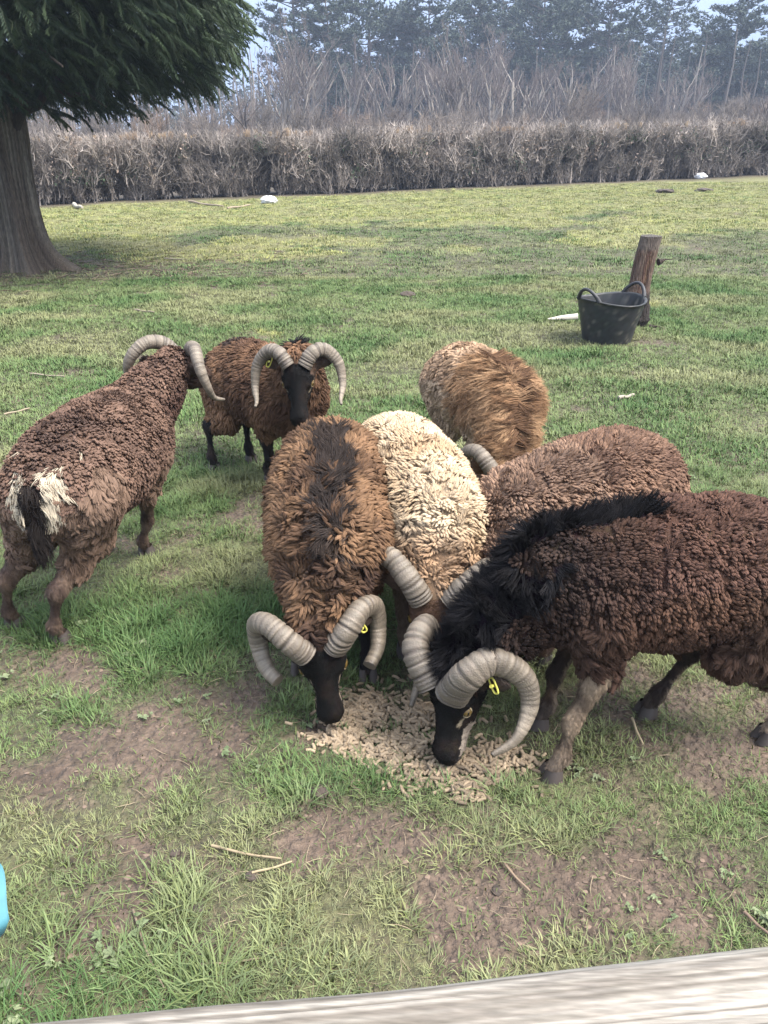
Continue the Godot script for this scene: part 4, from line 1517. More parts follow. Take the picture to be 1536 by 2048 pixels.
	var pb := Build.new()
	pb.tube(PackedVector3Array([Vector3(0, -0.05, 0), Vector3(0.01, 0.35, 0.01), Vector3(-0.01, 0.7, 0), Vector3(0.01, 1.0, 0.01)]), floats([0.016, 0.013, 0.009, 0.004]), 5, PackedColorArray([Color.WHITE]), false)
	var pm := pb.mesh()
	for i in 420:
		var dist := r.randf_range(66, 125)
		var at := ahead(r.randf_range(-60, 1600), dist)
		var h := r.randf_range(5, 8.5)
		poles[0].append(Transform3D(Basis(Vector3.UP, r.randf() * TAU).scaled(Vector3(h, h, h)), at))
		pole_tint[0].append(Color(0.07, 0.06, 0.055).lerp(Color(0.27, 0.24, 0.21), pow(r.randf(), 2.0)))
	var o := scatter("woodland_trunks", pm, M.far_twig, poles[0], pole_tint[0], self)
	o.set_meta("label", "mass of thin trunks deep inside the wood")
	# dark pine mass closing the wood far behind
	var bank := leaf_bits(9, 60, 0.55, 1.3)
	var bw := []
	var bt := PackedColorArray()
	for i in 2600:
		var dist := r.randf_range(98, 128)
		var px := r.randf_range(-60, 1600)
		if px < 640 and r.randf() < 0.8: continue
		var at := ahead(px, dist)
		var top := 9.6 + 2.6 * noise.get_noise_1d(px * 1.6 + 700.0)
		bw.append(Transform3D(Basis(Vector3.UP, r.randf() * TAU), at + Vector3.UP * r.randf_range(0.5, top)))
		bt.append(Color(0.050, 0.066, 0.052) * r.randf_range(0.6, 1.3))
	var bo := scatter("woodland_evergreens", bank, M.pine_mass, bw, bt, self)
	bo.set_meta("label", "dark evergreen mass at the back of the wood")
	lap("wood")

# ------------------------------------------------------------------ bucket, post, rail and small things
func lathe_ellipse(b: Build, profile: Array, sides: int, col: Callable) -> void:
	var start := b.v.size()
	for i in profile.size():
		for j in sides:
			var a := TAU * j / sides
			var q: Array = profile[i]
			b.vert(Vector3(cos(a) * q[0], q[1] + (q[2] if q.size() > 2 else 0.0) * cos(a * 2.0), -sin(a) * q[0]), Vector3.ZERO, col.call(a, q[1]))
	for i in profile.size() - 1:
		for j in sides:
			var a := start + i * sides + j
			var e := start + i * sides + (j + 1) % sides
			b.quad(a, e, e + sides, a + sides)

func make_bucket() -> void:
	var base := gp(1212, 684)
	base.y = ground(base.x, base.z) - 0.01
	var o := thing("rubber_bucket", "black flexible rubber bucket with two loop handles by the stump post", "bucket", base)
	o.rotation.y = 0.55
	o.scale = Vector3.ONE * 0.86
	var b := Build.new()
	var prof := [[0.0, 0.006]]
	for i in 3: prof.append([0.19 * (i + 1) / 3.0, 0.004])
	for i in 15:
		var t := i / 14.0
		var y := 0.004 + 0.346 * t
		var ridge := 0.0025 if i > 8 and i % 2 == 0 else 0.0
		prof.append([0.195 + 0.075 * t + ridge, y, 0.016 * t * t])
	prof.append([0.281, 0.352, 0.016]); prof.append([0.283, 0.362, 0.016]); prof.append([0.276, 0.366, 0.016]); prof.append([0.262, 0.360, 0.016])
	for i in 8:
		var t := 1.0 - i / 7.0
		prof.append([0.186 + 0.074 * t, 0.016 + 0.335 * t, 0.016 * t * t])
	prof.append([0.0, 0.018])
	lathe_ellipse(b, prof, 56, func(a, y):
		var k := 0.9 + 0.5 * fine.get_noise_2d(a * 180.0, y * 900.0)
		var dust := clampf(fine.get_noise_2d(a * 300.0 + 60.0, y * 2600.0) * 2.4 - 0.75, 0, 0.7)
		return Color(0.026, 0.028, 0.031).lerp(Color(0.20, 0.18, 0.15), dust) * k)
	smooth_normals(b)
	part("tub", b.mesh(), M.rubber, o)
	for e in [-1.0, 1.0]:
		var h := Build.new()
		var pts := PackedVector3Array()
		var rad := PackedFloat32Array()
		for i in 15:
			var t := i / 14.0
			var a := lerpf(-0.42, 0.42, t)
			var lift := pow(sin(PI * t), 0.7) * 0.092
			pts.append(Vector3(e * cos(a) * (0.279 + lift * 0.18), 0.352 + 0.016 + lift, sin(a) * 0.279))
			rad.append(0.0135 + 0.006 * pow(absf(2.0 * t - 1.0), 4.0))
		h.tube(pts, rad, 8, PackedColorArray([Color(0.030, 0.031, 0.034)]))
		part("handle", h.mesh(), M.rubber, o)

func make_post() -> void:
	var base := gp(1272, 652)
	base.y = ground(base.x, base.z) - 0.04
	var o := thing("stump_post", "leaning rotten wooden post with split reddish grain and flaking bark", "post", base)
	var b := Build.new()
	var sides := 40
	var rings := 40
	for i in rings + 1:
		var t := float(i) / rings
		var y := 0.70 * t
		var axis := Vector3(0.022 * t - 0.03 * sin(t * 3.1), y, -0.02 * t)
		for j in sides:
			var a := TAU * j / sides
			var barky := smoothstep(0.50, 0.40, t + 0.05 * cos(a + 2.0))
			if cos(a - 0.6) > 0.45 and t > 0.28: barky *= 0.2
			var rr := 0.078 + 0.006 * cos(a * 3.0 + 1.0) + 0.016 * barky
			rr *= 1.0 + 0.05 * noise.get_noise_3d(cos(a) * 120.0, y * 30.0, sin(a) * 120.0) + 0.05 * barky * fine.get_noise_3d(cos(a) * 90.0, y * 900.0, sin(a) * 90.0)
			var split: float = exp(-pow((wrapf(a - 5.0, -PI, PI)) / 0.10, 2.0)) * smoothstep(0.25, 0.4, t) * smoothstep(0.85, 0.7, t)
			rr -= 0.02 * split
			if t < 0.14: rr *= 0.80 + 0.35 * absf(t - 0.07) / 0.07
			var g := fine.get_noise_3d(cos(a) * 520.0, y * 30.0, sin(a) * 520.0)
			var c := Color(0.145, 0.072, 0.052).lerp(Color(0.27, 0.19, 0.145), clampf(0.35 + g * 1.8, 0, 1))
			if t > 0.86: c = c.lerp(Color(0.20, 0.175, 0.155), 0.6)
			c = c.lerp(Color(0.42, 0.27, 0.17), split * 0.9)
			c = c.lerp(Color(0.052, 0.040, 0.036) * (1.0 + 0.8 * fine.get_noise_3d(cos(a) * 60.0, y * 1100.0, sin(a) * 60.0)), barky)
			b.vert(axis + Vector3(cos(a) * rr, 0, -sin(a) * rr), Vector3.ZERO, c)
	for i in rings:
		for j in sides:
			var a := i * sides + j
			var e := i * sides + (j + 1) % sides
			b.quad(a, e, e + sides, a + sides)
	smooth_normals(b)
	var top := rings * sides
	var mid := b.vert(Vector3(0.022 - 0.03 * sin(3.1), 0.712, -0.02), Vector3.UP, Color(0.26, 0.23, 0.20))
	var ring := []
	for j in sides: ring.append(b.vert(b.v[top + j] , Vector3.UP, Color(0.24, 0.215, 0.19)))
	for j in sides: b.tri(mid, ring[j], ring[(j + 1) % sides])
	part("shaft", b.mesh(), M.bark, o)
	for a in [[0.3, 0.50, 0.14], [5.6, 0.02, 0.10]]:
		var s := Build.new()
		var d := Vector3(cos(a[0]), 0.12, -sin(a[0]))
		var p := Vector3(0.03, a[1], 0) + d * 0.08
		s.tube(PackedVector3Array([p, p + d * 0.03, p + d * 0.06 + Vector3.UP * 0.01, p + d * a[2]]), floats([0.028, 0.018, 0.006, 0.002]), 6, PackedColorArray([Color(0.10, 0.07, 0.055)]))
		part("knot" if a[1] > 0.1 else "root", s.mesh(), M.bark, o)
	# a pale chip of wood behind the bucket
	var cb := Build.new()
	cb.tube(PackedVector3Array([Vector3(-0.14, 0, 0), Vector3(-0.03, 0.012, 0.01), Vector3(0.1, 0.02, 0)]), floats([0.006, 0.02, 0.026]), 6, PackedColorArray([Color(0.55, 0.50, 0.44)]), true, 0.5)
	var c := top_mesh("wood_chip", cb.mesh(), M.straw)
	c.position = gp(1130, 640) + Vector3.UP * 0.012
	tag(c, "pale splinter of wood lying beside the black bucket", "wood chip")

func make_rail() -> void:
	# the near face runs along the bottom of the picture
	var a := Vector3(-0.62, 0.985, -0.155)
	var b := Vector3(0.62, 0.985, -0.155)
	var o := thing("fence_rail", "weathered pale grey wooden fence rail across the bottom of the view", "fence", Vector3(0, 0, 0))
	var m := Build.new()
	var p0: Vector3 = rail_points[0]
	var p1: Vector3 = rail_points[1]
	var d := (p1 - p0).normalized()
	var back := Vector3.UP.cross(d).normalized()          # towards the viewer
	if back.z < 0: back = -back
	var shape := []
	for i in 91:
		var t := i / 90.0
		var w := lerpf(0.0, 0.105, t)
		var y := -0.014 * pow(absf(t * 2.0 - 1.0), 5.0) + 0.0045 * sin(t * 15.0)
		shape.append(Vector2(w, y))
	shape.append(Vector2(0.108, -0.075)); shape.append(Vector2(0.052, -0.082)); shape.append(Vector2(-0.003, -0.075))
	var n := 260
	var cnt := shape.size()
	for i in n + 1:
		var t := float(i) / n
		var c0 := p0 + d * (lerpf(-0.75, 1.35, t))
		var s := lerpf(-0.75, 1.35, t)
		for j in cnt:
			var q: Vector2 = shape[j]
			var grain := noise.get_noise_2d(s * 60.0, q.x * 5200.0) * 0.0012 + fine.get_noise_2d(s * 45.0, q.x * 9000.0) * 0.0009
			var crack := exp(-pow((q.x - 0.040 - 0.012 * sin(s * 3.0) - 0.006 * noise.get_noise_1d(s * 200.0)) / 0.0022, 2.0)) * smoothstep(-0.35, 0.1, s) * 0.004
			var wobble := 0.003 * noise.get_noise_1d(s * 160.0) if j < 14 or j > 90 else 0.0
			var g := clampf(0.5 + 1.5 * fine.get_noise_2d(s * 50.0, q.x * 7000.0) + 0.8 * noise.get_noise_2d(s * 90.0, q.x * 900.0), 0, 1)
			var c := Color(0.175, 0.150, 0.126).lerp(Color(0.42, 0.385, 0.34), g)
			var moss := clampf(noise.get_noise_2d(s * 120.0 + 70.0, q.x * 600.0) * 2.0 - 0.55, 0, 0.6)
			c = c.lerp(Color(0.34, 0.30, 0.17), moss)
			m.vert(c0 + back * (q.x + wobble) + Vector3.UP * (q.y + grain - crack), Vector3.ZERO, c)
	for i in n:
		for j in cnt:
			var e := i * cnt + j
			var f := i * cnt + (j + 1) % cnt
			m.quad(e, e + cnt, f + cnt, f)
	smooth_normals(m)
	part("rail", m.mesh(), M.timber, o)
	for s in [-0.62, 1.22]:
		var pb := Build.new()
		var c: Vector3 = p0 + d * s + back * 0.05
		var gy := ground(c.x, c.z)
		pb.tube(PackedVector3Array([Vector3(c.x, gy - 0.1, c.z), Vector3(c.x, 0.5, c.z), Vector3(c.x, p0.y - 0.078, c.z)]), floats([0.055, 0.052, 0.05]), 14, PackedColorArray([Color(0.33, 0.29, 0.25)]))
		part("post", pb.mesh(), M.timber, o)

var rail_points := [Vector3(-0.168, 1.0, -0.2135), Vector3(0.184, 1.0, -0.2495)]

func make_bits() -> void:
	var r := rng_of(91)
	# plastic bags blown against the hedge
	for a in [[538, 407, 0.22, "crumpled white plastic bag lying in front of the hedge, nearest the conifer"], [1400, 358, 0.20, "small crumpled white bag at the hedge foot, farther along the field"]]:
		var at := gp(a[0], a[1])
		var b := Build.new()
		var n := 14
		for i in n + 1:
			for j in 22:
				var u := float(i) / n * PI
				var v := TAU * j / 22.0
				var k := 1.0 + 0.42 * fine.get_noise_3d(cos(v) * sin(u) * 120.0 + a[0], cos(u) * 120.0, sin(v) * sin(u) * 120.0)
				b.vert(Vector3(cos(v) * sin(u) * a[2] * k * 0.85, maxf(cos(u) * 0.10 * k + 0.06, 0.0), -sin(v) * sin(u) * 0.18 * k), Vector3.ZERO, Color(0.78, 0.79, 0.82))
		for i in n:
			for j in 22:
				var e := i * 22 + j
				var f := i * 22 + (j + 1) % 22
				b.quad(e, e + 22, f + 22, f)
		smooth_normals(b)
		var o := top_mesh("plastic_bag", b.mesh(), M.plastic)
		o.position = at
		tag(o, a[3], "plastic bag")
	# sticks and straws one can pick out
	var sticks := [
		[425, 1700, 565, 1728, 0.0035, Color(0.36, 0.28, 0.18), "long straw stalk on the mud in front of the feed"],
		[505, 1755, 585, 1735, 0.003, Color(0.40, 0.32, 0.20), "shorter straw stalk touching the long one's end"],
		[270, 1835, 335, 1990, 0.0026, Color(0.24, 0.18, 0.13), "dark thin stalk slanting down towards the rail"],
		[400, 1945, 520, 1932, 0.0024, Color(0.27, 0.21, 0.15), "brown stalk lying flat just above the rail"],
		[1262, 1450, 1285, 1500, 0.0045, Color(0.42, 0.34, 0.22), "straw stalk lying behind the nearest ram's front leg"],
		[1005, 1735, 1060, 1790, 0.003, Color(0.28, 0.20, 0.14), "bent brown stalk on the bare mud at the right"],
		[1485, 1835, 1536, 1880, 0.004, Color(0.20, 0.14, 0.10), "dark twig on the mud near the rail's far end"],
		[10, 835, 60, 822, 0.006, Color(0.34, 0.28, 0.20), "pale stick on the grass beside the standing ram's back"],
		[60, 748, 130, 752, 0.006, Color(0.34, 0.29, 0.22), "curved pale stick on the grass above the standing ram"],
		[1235, 808, 1265, 800, 0.012, Color(0.36, 0.31, 0.26), "pale broken stick on the grass behind the brown ram"],
		[330, 517, 375, 519, 0.010, Color(0.36, 0.31, 0.25), "pale stick under the conifer"],
		[270, 625, 310, 632, 0.009, Color(0.30, 0.25, 0.19), "short stick on the shaded grass"],
		[148, 413, 168, 420, 0.05, Color(0.50, 0.46, 0.38), "pale cut log by the hedge near the conifer's trunk"],
		[378, 405, 450, 415, 0.03, Color(0.34, 0.27, 0.20), "fallen branch at the foot of the hedge"],
		[455, 418, 500, 413, 0.022, Color(0.34, 0.27, 0.20), "smaller fallen branch next to the white bag"],
		[1010, 745, 1075, 752, 0.004, Color(0.36, 0.30, 0.20), "thin pale stalk behind the golden maned ram"],
	]
	for a in sticks:
		var p: Vector3 = gp(a[0], a[1]) + Vector3.UP * (a[4] + 0.006)
		var q: Vector3 = gp(a[2], a[3]) + Vector3.UP * (a[4] + 0.006)
		var sd := (q - p).cross(Vector3.UP) * 0.035
		var pts := PackedVector3Array()
		var rad := PackedFloat32Array()
		for i in 7:
			var t := i / 6.0
			pts.append(p.lerp(q, t) - p + sd * sin(t * 2.6) + Vector3.UP * 0.3 * a[4] * sin(t * 9.0))
			rad.append(a[4] * (1.0 - 0.35 * t) * r.randf_range(0.85, 1.1))
		var b := Build.new()
		b.tube(pts, rad, 6, PackedColorArray([(a[5] as Color) * 0.75]))
		var called := "straw_stalk" if a[4] < 0.005 else ("log" if a[4] > 0.04 else "stick")
		var o := top_mesh(called, b.mesh(), M.straw)
		o.position = p
		tag(o, a[6], "stick" if called == "stick" else called.replace("_", " "))
	# clods and droppings
	var clods := [
		[815, 588, 0.07, "dark clod of earth on the grass beyond the rams"], [1330, 386, 0.22, "low molehill by the hedge, left of a pair"], [1408, 383, 0.2, "low molehill by the hedge, right of a pair"],
		[995, 1785, 0.012, "small dark dropping on the bare mud"], [350, 1710, 0.011, "small dark dropping by the long straw"], [398, 1828, 0.013, "round dark dropping low in the grass"], [505, 1757, 0.014, "dark dropping beside the short straw"],
		[640, 1590, 0.022, "grey flattened clod just below the feed pile"], [212, 533, 0.05, "dark lump on the bare earth under the conifer"],
	]
	for a in clods:
		var at := gp(a[0], a[1])
		var b := Build.new()
		for i in 11:
			for j in 18:
				var u := i / 10.0 * PI
				var v := TAU * j / 18.0
				var k := 1.0 + 0.5 * fine.get_noise_3d(cos(v) * sin(u) * 90.0 + a[0], cos(u) * 90.0, sin(v) * sin(u) * 90.0)
				b.vert(Vector3(cos(v) * sin(u), cos(u) * (0.45 if a[2] < 0.1 else 0.25), -sin(v) * sin(u)) * a[2] * k, Vector3.ZERO, Color(0.055, 0.042, 0.034) * (0.8 + 0.4 * k * 0.5))
		for i in 10:
			for j in 18:
				var e := i * 18 + j
				var f := i * 18 + (j + 1) % 18
				b.quad(e, e + 18, f + 18, f)
		smooth_normals(b)
		var o := top_mesh("earth_clod" if a[2] > 0.02 else "dropping", b.mesh(), M.straw)
		o.position = at + Vector3.UP * a[2] * 0.15
		tag(o, a[3], "clod" if a[2] > 0.02 else "dropping")

func make_cloth() -> void:
	# hangs from the fence post outside the frame, only its edge shows
	var o := thing("blue_cloth", "edge of a pale blue cloth hanging at the fence, cut by the frame", "cloth", Vector3(-0.435, 0.61, -0.50))
	var b := Build.new()
	var nu := 18
	var nv := 22
	for side in 2:
		for i in nv + 1:
			for j in nu + 1:
				var t := float(i) / nv
				var s := float(j) / nu
				var w := 0.16
				var p := Vector3(-w + (w + 0.066 - 0.012 * absf(t - 0.55) * 4.0 - 0.03 * maxf(0.0, 0.35 - t)) * s, 0.105 * t - 0.005 + 0.01 * sin(s * 4.0), 0.03 * sin(s * 9.0 + t * 2.0) + 0.012 * sin(t * 9.0 + s * 3.0))
				p.z += -0.003 if side == 1 else 0.0
				b.vert(p, Vector3.ZERO, Color(0.06, 0.20, 0.25) * (0.95 + 0.2 * fine.get_noise_2d(s * 300.0, t * 300.0)))
	var n := (nu + 1) * (nv + 1)
	for side in 2:
		for i in nv:
			for j in nu:
				var a := side * n + i * (nu + 1) + j
				if side == 0: b.quad(a, a + 1, a + nu + 2, a + nu + 1)
				else: b.quad(a, a + nu + 1, a + nu + 2, a + 1)
	smooth_normals(b)
	part("fabric", b.mesh(), M.leaf, o)
	var pb := Build.new()
	pb.tube(PackedVector3Array([Vector3(-0.13, -0.62, 0), Vector3(-0.13, 0.0, 0.0), Vector3(-0.13, 0.135, 0.0)]), floats([0.022, 0.02, 0.018]), 10, PackedColorArray([Color(0.3, 0.26, 0.22)]))
	part("stake", pb.mesh(), M.timber, o)

# ------------------------------------------------------------------ the scene
func _ready() -> void:
	T0 = Time.get_ticks_msec()
	var cam := Camera3D.new()
	cam.name = "camera"
	cam.fov = 66.99
	cam.near = 0.03
	cam.far = 1500.0
	add_child(cam)
	cam.position = Vector3(0, CAM_H, 0)
	cam.rotation_degrees = Vector3(-PITCH, 0, 0)
	var env := Environment.new()
	env.background_mode = Environment.BG_SKY
	var sky := ProceduralSkyMaterial.new()
	sky.sky_top_color = Color(0.74, 0.78, 0.84)
	sky.sky_horizon_color = Color(0.325, 0.38, 0.475)
	sky.sky_curve = 0.5
	sky.ground_bottom_color = Color(0.25, 0.27, 0.18)
	sky.ground_horizon_color = Color(0.60, 0.66, 0.66)
	sky.sky_energy_multiplier = 1.0
	sky.sun_angle_max = 40.0
	sky.sun_curve = 0.12
	env.sky = Sky.new()
	env.sky.sky_material = sky
	env.tonemap_mode = Environment.TONE_MAPPER_LINEAR
	env.tonemap_exposure = 5.0
	env.fog_enabled = true
	env.fog_density = 0.0014
	env.fog_light_color = Color(0.80, 0.86, 0.97)
	env.sdfgi_enabled = true
	env.ssao_enabled = true
	env.ssil_enabled = true
	var world := WorldEnvironment.new()
	world.name = "environment"
	world.environment = env
	add_child(world)
	var sun := DirectionalLight3D.new()
	sun.name = "sun"
	sun.light_color = Color(1.0, 0.98, 0.95)
	sun.light_energy = 0.6
	sun.light_angular_distance = 35.0
	sun.shadow_enabled = true
	add_child(sun)
	sun.look_at_from_position(Vector3(0.60, 1.0, 0.22), Vector3.ZERO, Vector3.UP)

	noise.noise_type = FastNoiseLite.TYPE_SIMPLEX_SMOOTH
	noise.frequency = 0.02
	noise.fractal_octaves = 2
	noise.seed = 3
	fine.noise_type = FastNoiseLite.TYPE_SIMPLEX_SMOOTH
	fine.frequency = 0.04
	fine.fractal_octaves = 3
	fine.seed = 8
	patch.noise_type = FastNoiseLite.TYPE_SIMPLEX_SMOOTH
	patch.frequency = 0.02
	patch.fractal_octaves = 3
	patch.seed = 17
	for s in [[640, 1610, 0.16, 0.06], [300, 1500, 0.16, 0.09], [1300, 1760, 0.34, 0.11], [1010, 1800, 0.16, 0.10], [450, 1900, 0.34, 0.10], [150, 1350, 0.22, 0.10], [250, 1690, 0.12, 0.04], [720, 1680, 0.20, 0.06], [1480, 1520, 0.13, 0.12], [1480, 1400, 0.16, 0.10], [330, 720, 0.5, 0.12], [110, 745, 0.35, 0.1], [200, 530, 1.5, 0.55], [60, 560, 1.2, 0.5], [1290, 690, 0.5, 0.14], [230, 590, 1.2, 0.2], [460, 570, 0.8, 0.2], [820, 560, 0.12, 0.2]]:
		var p := gp(s[0], s[1])
		mud_spots.append(Vector4(p.x, p.z, s[2], s[3]))
	for s in [[735, 1420, 0.10, 0.085], [790, 1500, 0.13, 0.055], [900, 1545, 0.14, 0.05], [1000, 1520, 0.09, 0.06], [690, 1480, 0.07, 0.05], [850, 1440, 0.10, 0.06], [930, 1590, 0.05, 0.03]]:
		var p := gp(s[0], s[1])
		pile_spots.append(Vector4(p.x, p.z, s[2], s[3]))

	mat("soil", Color.WHITE, 0.95)
	M.soil.albedo_texture = noise_tex(1024, 0.02, 5, 0.62, 1.0, 5)
	M.soil.uv1_triplanar = true
	M.soil.uv1_world_triplanar = true
	M.soil.uv1_scale = Vector3(1.7, 1.7, 1.7)
	M.soil.heightmap_enabled = true
	M.soil.heightmap_scale = 1.6
	M.soil.heightmap_texture = noise_tex(1024, 0.02, 6, 0.0, 1.0, 6)
	mat("grass", Color.WHITE, 0.6)
	M.grass.metallic_specular = 0.25
	M.grass.backlight_enabled = true
	M.grass.backlight = Color(0.20, 0.24, 0.08)
	mat("leaf", Color.WHITE, 0.7)
	mat("straw", Color.WHITE, 0.85)
	mat("pellets", Color.WHITE, 0.9)
	M.pellet_tex = noise_tex(256, 0.05, 4, 0.7, 1.0, 12)
	mat("bark", Color.WHITE, 0.95)
	M.bark.albedo_texture = noise_tex(512, 0.03, 5, 0.55, 1.0, 15)
	M.bark.uv1_triplanar = true
	M.bark.uv1_scale = Vector3(5.0, 0.7, 5.0)
	M.bark.heightmap_enabled = true
	M.bark.heightmap_scale = 3.0
	M.bark.heightmap_texture = noise_tex(512, 0.03, 5, 0.0, 1.0, 15)
	mat("needle", Color.WHITE, 0.75)
	mat("pine", Color(0.056, 0.078, 0.056), 0.8)
	mat("pine_mass", Color.WHITE, 0.9)
	mat("twig", Color.WHITE, 0.9)
	mat("far_twig", Color.WHITE, 0.9)
	mat("far_crown", Color(0.150, 0.122, 0.112), 0.9)
	mat("far_bark", Color(0.12, 0.10, 0.088), 0.95)
	mat("pale_bark", Color(0.26, 0.23, 0.20), 0.9)
	mat("rubber", Color.WHITE, 0.55)
	mat("timber", Color.WHITE, 0.9)
	M.timber.albedo_texture = noise_tex(512, 0.035, 6, 0.62, 1.0, 25)
	M.timber.uv1_triplanar = true
	M.timber.uv1_scale = Vector3(2.2, 26.0, 26.0)
	mat("plastic", Color.WHITE, 0.4)
	mat("hide", Color.WHITE, 0.6)
	M.hide.heightmap_enabled = true
	M.hide.heightmap_scale = 0.25
	M.hide.heightmap_texture = noise_tex(512, 0.06, 4, 0.0, 1.0, 33)
	M.hide.uv1_triplanar = true
	M.hide.uv1_scale = Vector3(9, 9, 9)
	mat("wool", Color.WHITE, 0.85)
	M.wool.rim_enabled = true
	M.wool.rim = 0.03
	M.wool.metallic_specular = 0.2
	M.hide.metallic_specular = 0.22
	M.wool.rim_tint = 0.6
	mat("horn", Color.WHITE, 0.55)
	M.horn.heightmap_enabled = true
	M.horn.heightmap_scale = 0.15
	M.horn.heightmap_texture = noise_tex(512, 0.05, 4, 0.0, 1.0, 37)
	M.horn.uv1_triplanar = true
	M.horn.uv1_scale = Vector3(8, 8, 8)
	mat("hoof", Color.WHITE, 0.6)
	mat("eye", Color(0.10, 0.065, 0.02), 0.08, false)
	mat("pupil", Color(0.004, 0.004, 0.005), 0.06, false)
	mat("tag", Color.WHITE, 0.4)

	make_ground()
	lap("ground")
	make_hedge()
	make_wood()
	make_conifer()
	make_bucket()
	make_post()
	make_rail()
	make_cloth()
	make_all_sheep()
	make_feed()
	make_bits()
	make_grass()

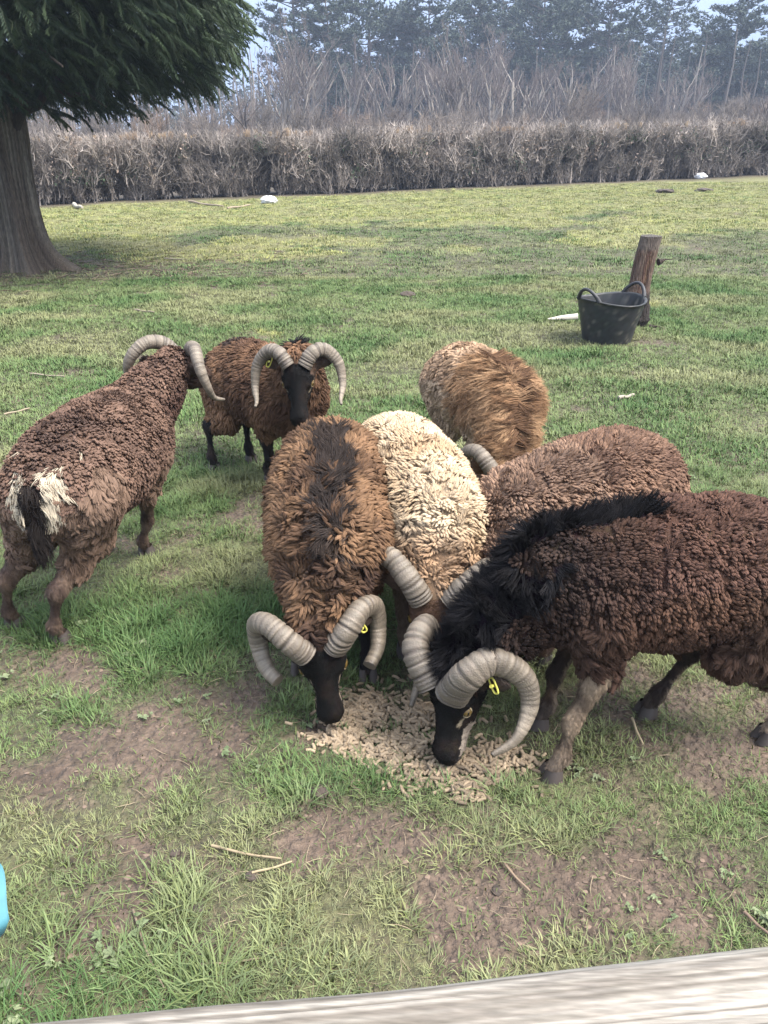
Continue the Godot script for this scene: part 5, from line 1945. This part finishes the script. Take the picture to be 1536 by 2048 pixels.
func make_all_sheep() -> void:
	for kind in ["curl", "crinkle", "hair"]:
		lock_meshes[kind] = [lock_mesh(kind, 101), lock_mesh(kind, 102)]
	var fb := Build.new()
	for i in 3:
		var x := (i - 1) * 0.35
		fb.tube(PackedVector3Array([Vector3(x * 0.5, -0.05, 0), Vector3(x * 0.8, 0.55, 0.05), Vector3(x * 1.3, 1.0, 0.35)]), floats([0.10, 0.085, 0.02]), 3, PackedColorArray([gray(0.85 + 0.15 * i)]), false)
	lock_meshes.fur = fb.mesh()
	var flat := func(x, z): return Vector3(x, 0, z)
	make_sheep("away", {"called": "ram", "seed": 1, "fat": 1.03, "label": "brown ram with white rump patches, seen from behind, head raised", "gap": 0.0050,
		"hip": Vector3(-0.885, 0.484, -1.98), "sho": Vector3(-0.845, 0.462, -2.37), "skull": Vector3(-0.70, 0.635, -2.60), "nose": Vector3(-0.655, 0.555, -2.79), "up": Vector3(0.1, 1, 0), "down": false,
		"arch": Vector3(0.0, 0.0, 0.01), "feet": [flat.call(-1.00, -2.42), flat.call(-0.85, -2.41), flat.call(-1.12, -1.95), flat.call(-0.955, -1.875)],
		"horn": {"thick": 0.026, "path": [[0.0, 0.028, 0.040], [-0.042, 0.055, 0.064], [-0.086, 0.090, 0.052], [-0.102, 0.124, 0.0], [-0.070, 0.146, -0.052], [-0.010, 0.148, -0.080], [0.036, 0.165, -0.080]]}})
	make_sheep("watch", {"called": "ram", "seed": 2, "label": "black-faced brown ram facing the viewer with head up, behind the others", "gap": 0.0056, "ear_tag": 1.0,
		"hip": Vector3(-0.62, 0.41, -3.28), "sho": Vector3(-0.385, 0.405, -2.99), "skull": Vector3(-0.318, 0.570, -2.80), "nose": Vector3(-0.312, 0.385, -2.70), "up": Vector3(0, 0.35, 1), "down": false,
		"feet": [flat.call(-0.30, -3.03), flat.call(-0.495, -3.06), flat.call(-0.615, -3.30), flat.call(-0.765, -3.20)],
		"lid": Color(0.22, 0.17, 0.10), "horn": {"thick": 0.027, "path": [[0.0, 0.028, 0.045], [-0.045, 0.060, 0.055], [-0.062, 0.102, 0.032], [-0.022, 0.148, 0.0], [0.050, 0.162, -0.020], [0.112, 0.155, -0.002], [0.138, 0.158, 0.018]]}})
	make_sheep("front", {"called": "ram", "seed": 3, "label": "shaggy chestnut ram eating head-on, black stripe down its back, black face", "gap": 0.0056, "ear_tag": -1.0, "fat": 1.06,
		"hip": Vector3(-0.155, 0.438, -2.12), "sho": Vector3(-0.138, 0.41, -1.76), "skull": Vector3(-0.155, 0.240, -1.545), "nose": Vector3(-0.128, 0.030, -1.495), "up": Vector3(0.12, 0.2, 1),
		"feet": [flat.call(-0.045, -1.74), flat.call(-0.235, -1.76), flat.call(-0.05, -2.24), flat.call(-0.25, -2.22)],
		"lid": Color(0.30, 0.24, 0.16), "crack": 800.0, "crack_depth": 1.7, "horn": {"thick": 0.032, "blunt": true, "path": [[0.0, 0.034, 0.045], [-0.045, 0.070, 0.062], [-0.082, 0.110, 0.035], [-0.065, 0.142, -0.020], [-0.008, 0.148, -0.045], [0.045, 0.138, -0.025], [0.074, 0.112, 0.005]]}})
	make_sheep("pale", {"called": "ram", "seed": 4, "label": "cream fleeced ram eating between the chestnut ram and the dark one", "gap": 0.0044, "head_cell": 0.007, "crack_depth": 2.2, "crack": 1000.0,
		"hip": Vector3(0.040, 0.418, -2.26), "sho": Vector3(0.130, 0.405, -1.88), "skull": Vector3(0.125, 0.300, -1.655), "nose": Vector3(0.10, 0.115, -1.57), "up": Vector3(0, 0.3, 1),
		"feet": [flat.call(0.20, -1.86), flat.call(0.06, -1.84), flat.call(0.13, -2.38), flat.call(-0.03, -2.36)],
		"horn": {"thick": 0.032, "path": [[0.0, 0.034, 0.045], [-0.050, 0.075, 0.062], [-0.092, 0.122, 0.035], [-0.075, 0.158, -0.025], [-0.012, 0.164, -0.060], [0.045, 0.155, -0.045], [0.070, 0.135, -0.015]]}})
	make_sheep("mane", {"called": "ram", "seed": 5, "label": "golden brown ram with long combed mane, grazing behind the cream one", "gap": 0.0050, "head_cell": 0.007,
		"hip": Vector3(0.33, 0.425, -3.16), "sho": Vector3(0.44, 0.415, -2.84), "skull": Vector3(0.440, 0.225, -2.56), "nose": Vector3(0.415, 0.045, -2.50), "up": Vector3(-0.05, 0.25, 1),
		"feet": [flat.call(0.53, -2.73), flat.call(0.39, -2.69), flat.call(0.40, -3.14), flat.call(0.27, -3.11)],
		"horn": {"thick": 0.031, "path": [[0.0, 0.034, 0.045], [-0.050, 0.075, 0.062], [-0.092, 0.122, 0.035], [-0.075, 0.158, -0.025], [-0.012, 0.164, -0.060], [0.045, 0.155, -0.045], [0.070, 0.135, -0.015]]}})
	make_sheep("plain", {"called": "ram", "seed": 6, "label": "plain mid-brown ram behind the big dark one, its head hidden", "gap": 0.0050, "head_cell": 0.008,
		"hip": Vector3(0.70, 0.435, -2.08), "sho": Vector3(0.41, 0.405, -1.90), "skull": Vector3(0.295, 0.245, -1.70), "nose": Vector3(0.245, 0.06, -1.645), "up": Vector3(-0.4, 0.3, 1),
		"feet": [flat.call(0.46, -1.80), flat.call(0.36, -1.95), flat.call(0.80, -2.05), flat.call(0.70, -2.20)],
		"horn": {"thick": 0.026}})
	make_sheep("side", {"called": "ram", "seed": 7, "label": "big dark brown ram in side view eating, black mane, large curled horns", "gap": 0.0045, "ear_tag": -1.0, "fat": 1.0,
		"hip": Vector3(0.80, 0.482, -1.51), "sho": Vector3(0.455, 0.455, -1.485), "skull": Vector3(0.170, 0.228, -1.425), "nose": Vector3(0.140, 0.030, -1.37), "up": Vector3(-0.75, 0.1, 0.65),
		"feet": [flat.call(0.405, -1.36), flat.call(0.405, -1.53), flat.call(0.955, -1.475), flat.call(0.685, -1.56)],
		"lid": Color(0.33, 0.27, 0.18), "crack": 800.0, "crack_depth": 1.3, "horn": {"thick": 0.036, "path": [[0.018, 0.028, 0.046], [-0.050, 0.078, 0.066], [-0.088, 0.105, 0.022], [-0.055, 0.140, -0.045], [0.012, 0.150, -0.075], [0.082, 0.155, -0.042], [0.124, 0.130, 0.0]]}})
